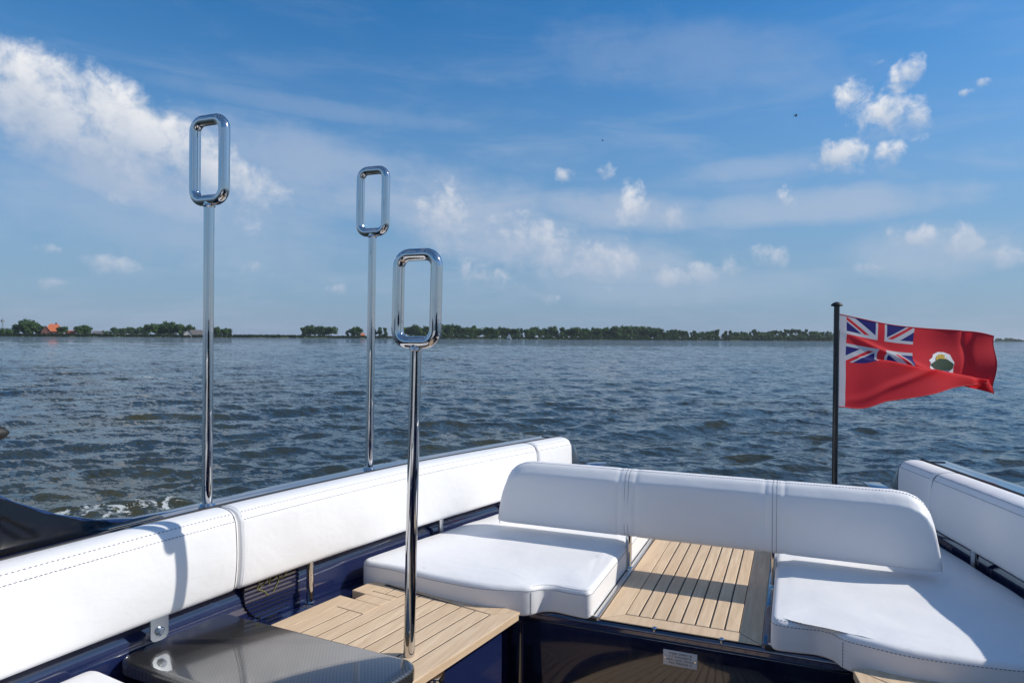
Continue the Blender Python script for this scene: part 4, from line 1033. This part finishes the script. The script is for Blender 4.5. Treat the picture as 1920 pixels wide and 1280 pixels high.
for k in range(10):
    px = 742 + k * 9; tree(px, rnd.uniform(20, 26), 'round', '# tree from the left in the wood behind the right steel loop', 'wood behind the right loop', rnd.uniform(8, 26), 1.1)
for k in range(24):
    px = 832 + k * 9.6; tree(px + rnd.uniform(-3, 3), rnd.uniform(17, 26) if px > 860 else 26, rnd.choice(('round', 'round', 'tall')), 'tree in the long wood behind the tiny white sailboat', 'wood behind the sailboat', rnd.uniform(8, 30), 1.1)
for k in range(48): tree(742 + k * 12.8 + rnd.uniform(-4, 4), rnd.uniform(7, 11), 'bush', 'low bush under the long wood along the middle of the shore', 'undergrowth of the middle wood', 7, 1.2, 'bush')
for k in range(28):
    px = 1063 + k * 6.5; tree(px + rnd.uniform(-2, 2), rnd.uniform(17, 23) if k < 14 else rnd.uniform(19, 26), 'round', 'tree in the dense wood near the middle of the far shore', 'dense middle wood', rnd.uniform(8, 34), 1.2)
for k in range(16):
    px = 1244 + k * 6.6; tree(px + rnd.uniform(-2, 2), rnd.uniform(13, 20), rnd.choice(('tall', 'round', 'tall')), 'tree in the thinning row right of the dense wood', 'thinning tree row', rnd.uniform(8, 30), 1.1)
for k in range(30):
    px = 1362 + k * 7.2; tree(px + rnd.uniform(-2, 2), rnd.uniform(14, 20), rnd.choice(('pine', 'tall', 'round')), 'tree in the open row just left of the flagpole', 'open tree row left of the flagpole', rnd.uniform(8, 30), 1.15)
for k in range(30): tree(1362 + k * 7.2 + rnd.uniform(-2, 2), rnd.uniform(8, 13), 'bush', 'low bush under the open tree row left of the flagpole', 'undergrowth left of the flagpole', 8, 1.3, 'bush')
for k in range(12): tree(1574 + k * 3, rnd.uniform(9, 14), 'tall', 'far tree beside the right of the flagpole', 'far trees behind the flag', 10, 1.2)
for k in range(12): tree(1868 + k * 6, rnd.uniform(3, 6), 'bush', 'tiny far tree at the right edge beyond the flag', 'far trees at the right edge', 30, 1.4)

# houses
def house(name, px, back, wpx, eave, ridge, roofm, wallm, label, depth=9.0, hip=.0, gable_to_us=False, windows=3, cat='house', chim=False):
    b = bearing(px); rgt = Vector((b.y, -b.x, 0)); c = at_shore(px, back); c.z = .5
    w = pxm(px, wpx, back) / 2; he = pxm(px, eave, back); hr = pxm(px, ridge, back); d = depth
    P = lambda x, y, z: c + rgt * x + b * y + Vector((0, 0, z))
    t = thing(name, label, cat, c)
    if gable_to_us:
        v = [P(-w, 0, 0), P(w, 0, 0), P(w, d, 0), P(-w, d, 0), P(-w, 0, he), P(w, 0, he), P(w, d, he), P(-w, d, he), P(0, 0, hr), P(0, d, hr)]
        mk('wall', v, [(0, 1, 5, 8, 4), (2, 3, 7, 9, 6), (1, 2, 6, 5), (3, 0, 4, 7)], wallm, t, boat=False, smooth=False)
        e = .3; rv = [P(-w - e, -e, he - .2), P(0, -e, hr + .15), P(w + e, -e, he - .2), P(-w - e, d + e, he - .2), P(0, d + e, hr + .15), P(w + e, d + e, he - .2)]
        rv += [p - Vector((0, 0, .25)) for p in rv]
        rf = mk('roof', rv, [(0, 1, 4, 3), (1, 2, 5, 4), (6, 9, 10, 7), (7, 10, 11, 8), (0, 6, 7, 1), (1, 7, 8, 2), (3, 4, 10, 9), (4, 5, 11, 10), (0, 3, 9, 6), (2, 8, 11, 5)], roofm, t, boat=False, smooth=False)
    else:
        v = [P(-w, 0, 0), P(w, 0, 0), P(w, d, 0), P(-w, d, 0), P(-w, 0, he), P(w, 0, he), P(w, d, he), P(-w, d, he)]
        mk('wall', v, [(0, 1, 5, 4), (1, 2, 6, 5), (2, 3, 7, 6), (3, 0, 4, 7)], wallm, t, boat=False, smooth=False)
        e = .35; hx = w * (1 - hip)
        rv = [P(-w - e, -e, he - .1), P(w + e, -e, he - .1), P(w + e, d + e, he - .1), P(-w - e, d + e, he - .1), P(-hx, d / 2, hr), P(hx, d / 2, hr)]
        rf = mk('roof', rv, [(0, 1, 5, 4), (2, 3, 4, 5), (1, 2, 5), (3, 0, 4), (0, 3, 2, 1)], roofm, t, boat=False, smooth=False)
    if chim:
        q = P(w * .25, d / 2, hr); vv, ff = box((q.x, q.y, hr + .5 + c.z * 0), .7, .7, 1.6); mk('chimney', vv, ff, 'brick', t, boat=False, smooth=False)
    for k in range(windows):
        x = -w + 2 * w * (k + .5) / windows; s = min(.55, w / windows * .5)
        wv = [P(x - s, -.06, he * .3), P(x + s, -.06, he * .3), P(x + s, -.06, he * .75), P(x - s, -.06, he * .75), P(x - s, .02, he * .3), P(x + s, .02, he * .3), P(x + s, .02, he * .75), P(x - s, .02, he * .75)]
        mk('window', wv, [(0, 1, 2, 3), (0, 4, 5, 1), (1, 5, 6, 2), (2, 6, 7, 3), (3, 7, 4, 0)], 'pane', t, boat=False, smooth=False)
    return t
house('farmhouse', 101, 12, 25, 7, 18.5, 'roof_tile', 'brick', 'farmhouse with big orange tiled roof on the far left shore', 12, .55, windows=4, chim=True)
house('farmhouse_wing', 86, 10, 12, 6, 15, 'slate_roof', 'brick', 'dark gabled brick house against the left of the orange-roofed farmhouse', 8, gable_to_us=True, windows=2)
house('brick_shed', 132, 10, 14, 5, 8.5, 'roof_tile', 'brick', 'small brick shed just right of the orange-roofed farmhouse', 6, windows=2, cat='shed')
house('white_house', 183, 20, 14, 4.5, 8, 'slate_roof', 'render_wall', 'small white house with dark roof on the left shore', 7, windows=2)
house('white_house', 193, 24, 8, 4, 6.5, 'slate_roof', 'render_wall', 'tiny white outbuilding right of the small white house', 6, windows=1)
house('barn', 368, 6, 22, 3.5, 11.5, 'slate_roof', 'render_wall', 'long low barn with grey roof left of the nearest steel pole', 9, .15, windows=2, cat='barn')
house('barn_wing', 352, 3, 13, 4, 11, 'slate_roof', 'render_wall', 'pale gabled wing at the left end of the grey-roofed barn', 8, gable_to_us=True, windows=1, cat='barn')
house('red_roofed_house', 680, 16, 7, 4, 8, 'roof_tile', 'brick', 'small red-roofed house beside the middle steel pole', 7, windows=2)

# lattice mast on the horizon
p = at_shore(5, 60); H = pxm(5, 25, 60); t = thing('lattice_mast', 'thin grey lattice mast on the far left horizon', 'mast', p)
mb = MB()
for a in range(3):
    c, s = math.cos(a * 2.094), math.sin(a * 2.094); mb.add(*tube([p + Vector((c * .7, s * .7, 0)), p + Vector((c * .25, s * .25, H))], .09, 4))
for k in range(14):
    for a in range(3):
        z0, z1 = H * k / 14, H * (k + 1) / 14; r0, r1 = .7 - .45 * k / 14, .7 - .45 * (k + 1) / 14; a0, a1 = a * 2.094, (a + 1) * 2.094
        mb.add(*tube([p + Vector((r0 * math.cos(a0), r0 * math.sin(a0), z0)), p + Vector((r1 * math.cos(a1), r1 * math.sin(a1), z1))], .05, 3))
mb.build('lattice', 'galvanised', t, boat=False, smooth=False)
v, f = box((p.x, p.y, H * .86 + .55), 1.5, 1.5, H * .12); mk('antenna_head', v, f, 'galvanised', t, boat=False, smooth=False)

# sailboat
d = bearing(954) * 470; rg = R0; t = thing('sailboat', 'tiny white sailboat in front of the far wood', 'sailboat', (d.x, d.y, 0))
S = lambda x, y, z: Vector((d.x, d.y, 0)) + rg * x + F0 * y + Vector((0, 0, z))
rows = [[S(x, -w, .5), S(x, -w * .7, 0), S(x, 0, -.15), S(x, w * .7, 0), S(x, w, .5)] for x, w in ((-1.9, .5), (-.8, .75), (.6, .7), (1.6, .35), (2.1, .04))]
v, f = loft(rows); mk('hull', v, f, 'render_wall', t, boat=False)
v, f = tube([S(.3, 0, .4), S(.3, 0, 4.6)], .05, 6); mk('mast', v, f, 'galvanised', t, boat=False)
def sail(pts, nm):
    A, B_, C_ = pts; V = []; Fc = []
    n = 6
    for i in range(n + 1):
        for j in range(n + 1 - i):
            a, b = i / n, j / n; q = A * (1 - a - b) + B_ * a + C_ * b; V.append(q + F0 * (-.35 * (a * (1 - a - b) + b * (1 - a - b) + a * b) * 1.2))
    idx = {}; k = 0
    for i in range(n + 1):
        for j in range(n + 1 - i): idx[i, j] = k; k += 1
    for i in range(n):
        for j in range(n - i):
            Fc.append((idx[i, j], idx[i + 1, j], idx[i, j + 1]))
            if j < n - i - 1: Fc.append((idx[i + 1, j], idx[i + 1, j + 1], idx[i, j + 1]))
    mk(nm, V, Fc, 'sailcloth', t, boat=False)
sail((S(.25, 0, .9), S(-1.6, .3, .95), S(.25, 0, 4.5)), 'mainsail'); sail((S(.4, 0, .8), S(1.9, .1, .6), S(.4, 0, 3.9)), 'foresail')

# two birds
for px, py, D, lab, sp in ((1130, 264, 30, 'tiny dark bird high over the middle of the lake', .13), (1492, 218, 26, 'dark bird with raised wings near the white cloud', .2)):
    dd = (fw + rt * ((px - 960) / 1300) + up * ((640 - py) / 1300)); c = Vector((0, 0, CZ)) + dd * D
    t = thing('bird', lab, 'bird', c)
    k = sp / .6
    v, f = tube([c - R0 * .2 * k, c - R0 * .1 * k, c + R0 * .08 * k, c + R0 * .2 * k], [.01 * k, .045 * k, .05 * k, .012 * k], 8); mk('body', v, f, 'black_rubber', t, boat=False)
    for s in (-1, 1):
        a = c + F0 * (.04 * s * k); w1 = c + F0 * (s * sp * .35) + Vector((0, 0, .16 * k)) + R0 * .03 * k; w2 = c + F0 * (s * sp * .3) * 1.2 + Vector((0, 0, .2 * k)) - R0 * .25 * k
        V = [a + R0 * .07 * k, a - R0 * .07 * k, w1 - R0 * .06 * k, w1 + R0 * .05 * k, w2]; V += [q + Vector((0, 0, .006)) for q in V]
        mk('wing', V, [(0, 1, 2, 3), (3, 2, 4), (5, 8, 7, 6), (8, 9, 7), (0, 5, 6, 1), (0, 3, 8, 5), (1, 6, 7, 2), (2, 7, 9, 4), (4, 9, 8, 3)], 'black_rubber', t, boat=False, smooth=False)

# light summer haze over the lake
HZ = 17.0
v, f = box((0, 0, (HZ - 3.5) / 2), 24000, 24000, HZ + 3.5)
hzo = mk('haze', v, f, 'ink', boat=False, origin=(0, 0, 0), smooth=False); hzo['kind'] = 'stuff'
hm = bpy.data.materials.new('haze_air'); hm.use_nodes = True; hn = hm.node_tree; hn.nodes.clear()
pv = hn.nodes.new('ShaderNodeVolumePrincipled'); pv.inputs['Color'].default_value = (.82, .90, 1.0, 1); pv.inputs['Density'].default_value = .00012; pv.inputs['Anisotropy'].default_value = .2
ho = hn.nodes.new('ShaderNodeOutputMaterial'); hn.links.new(pv.outputs[0], ho.inputs['Volume'])
hzo.data.materials.clear(); hzo.data.materials.append(hm)
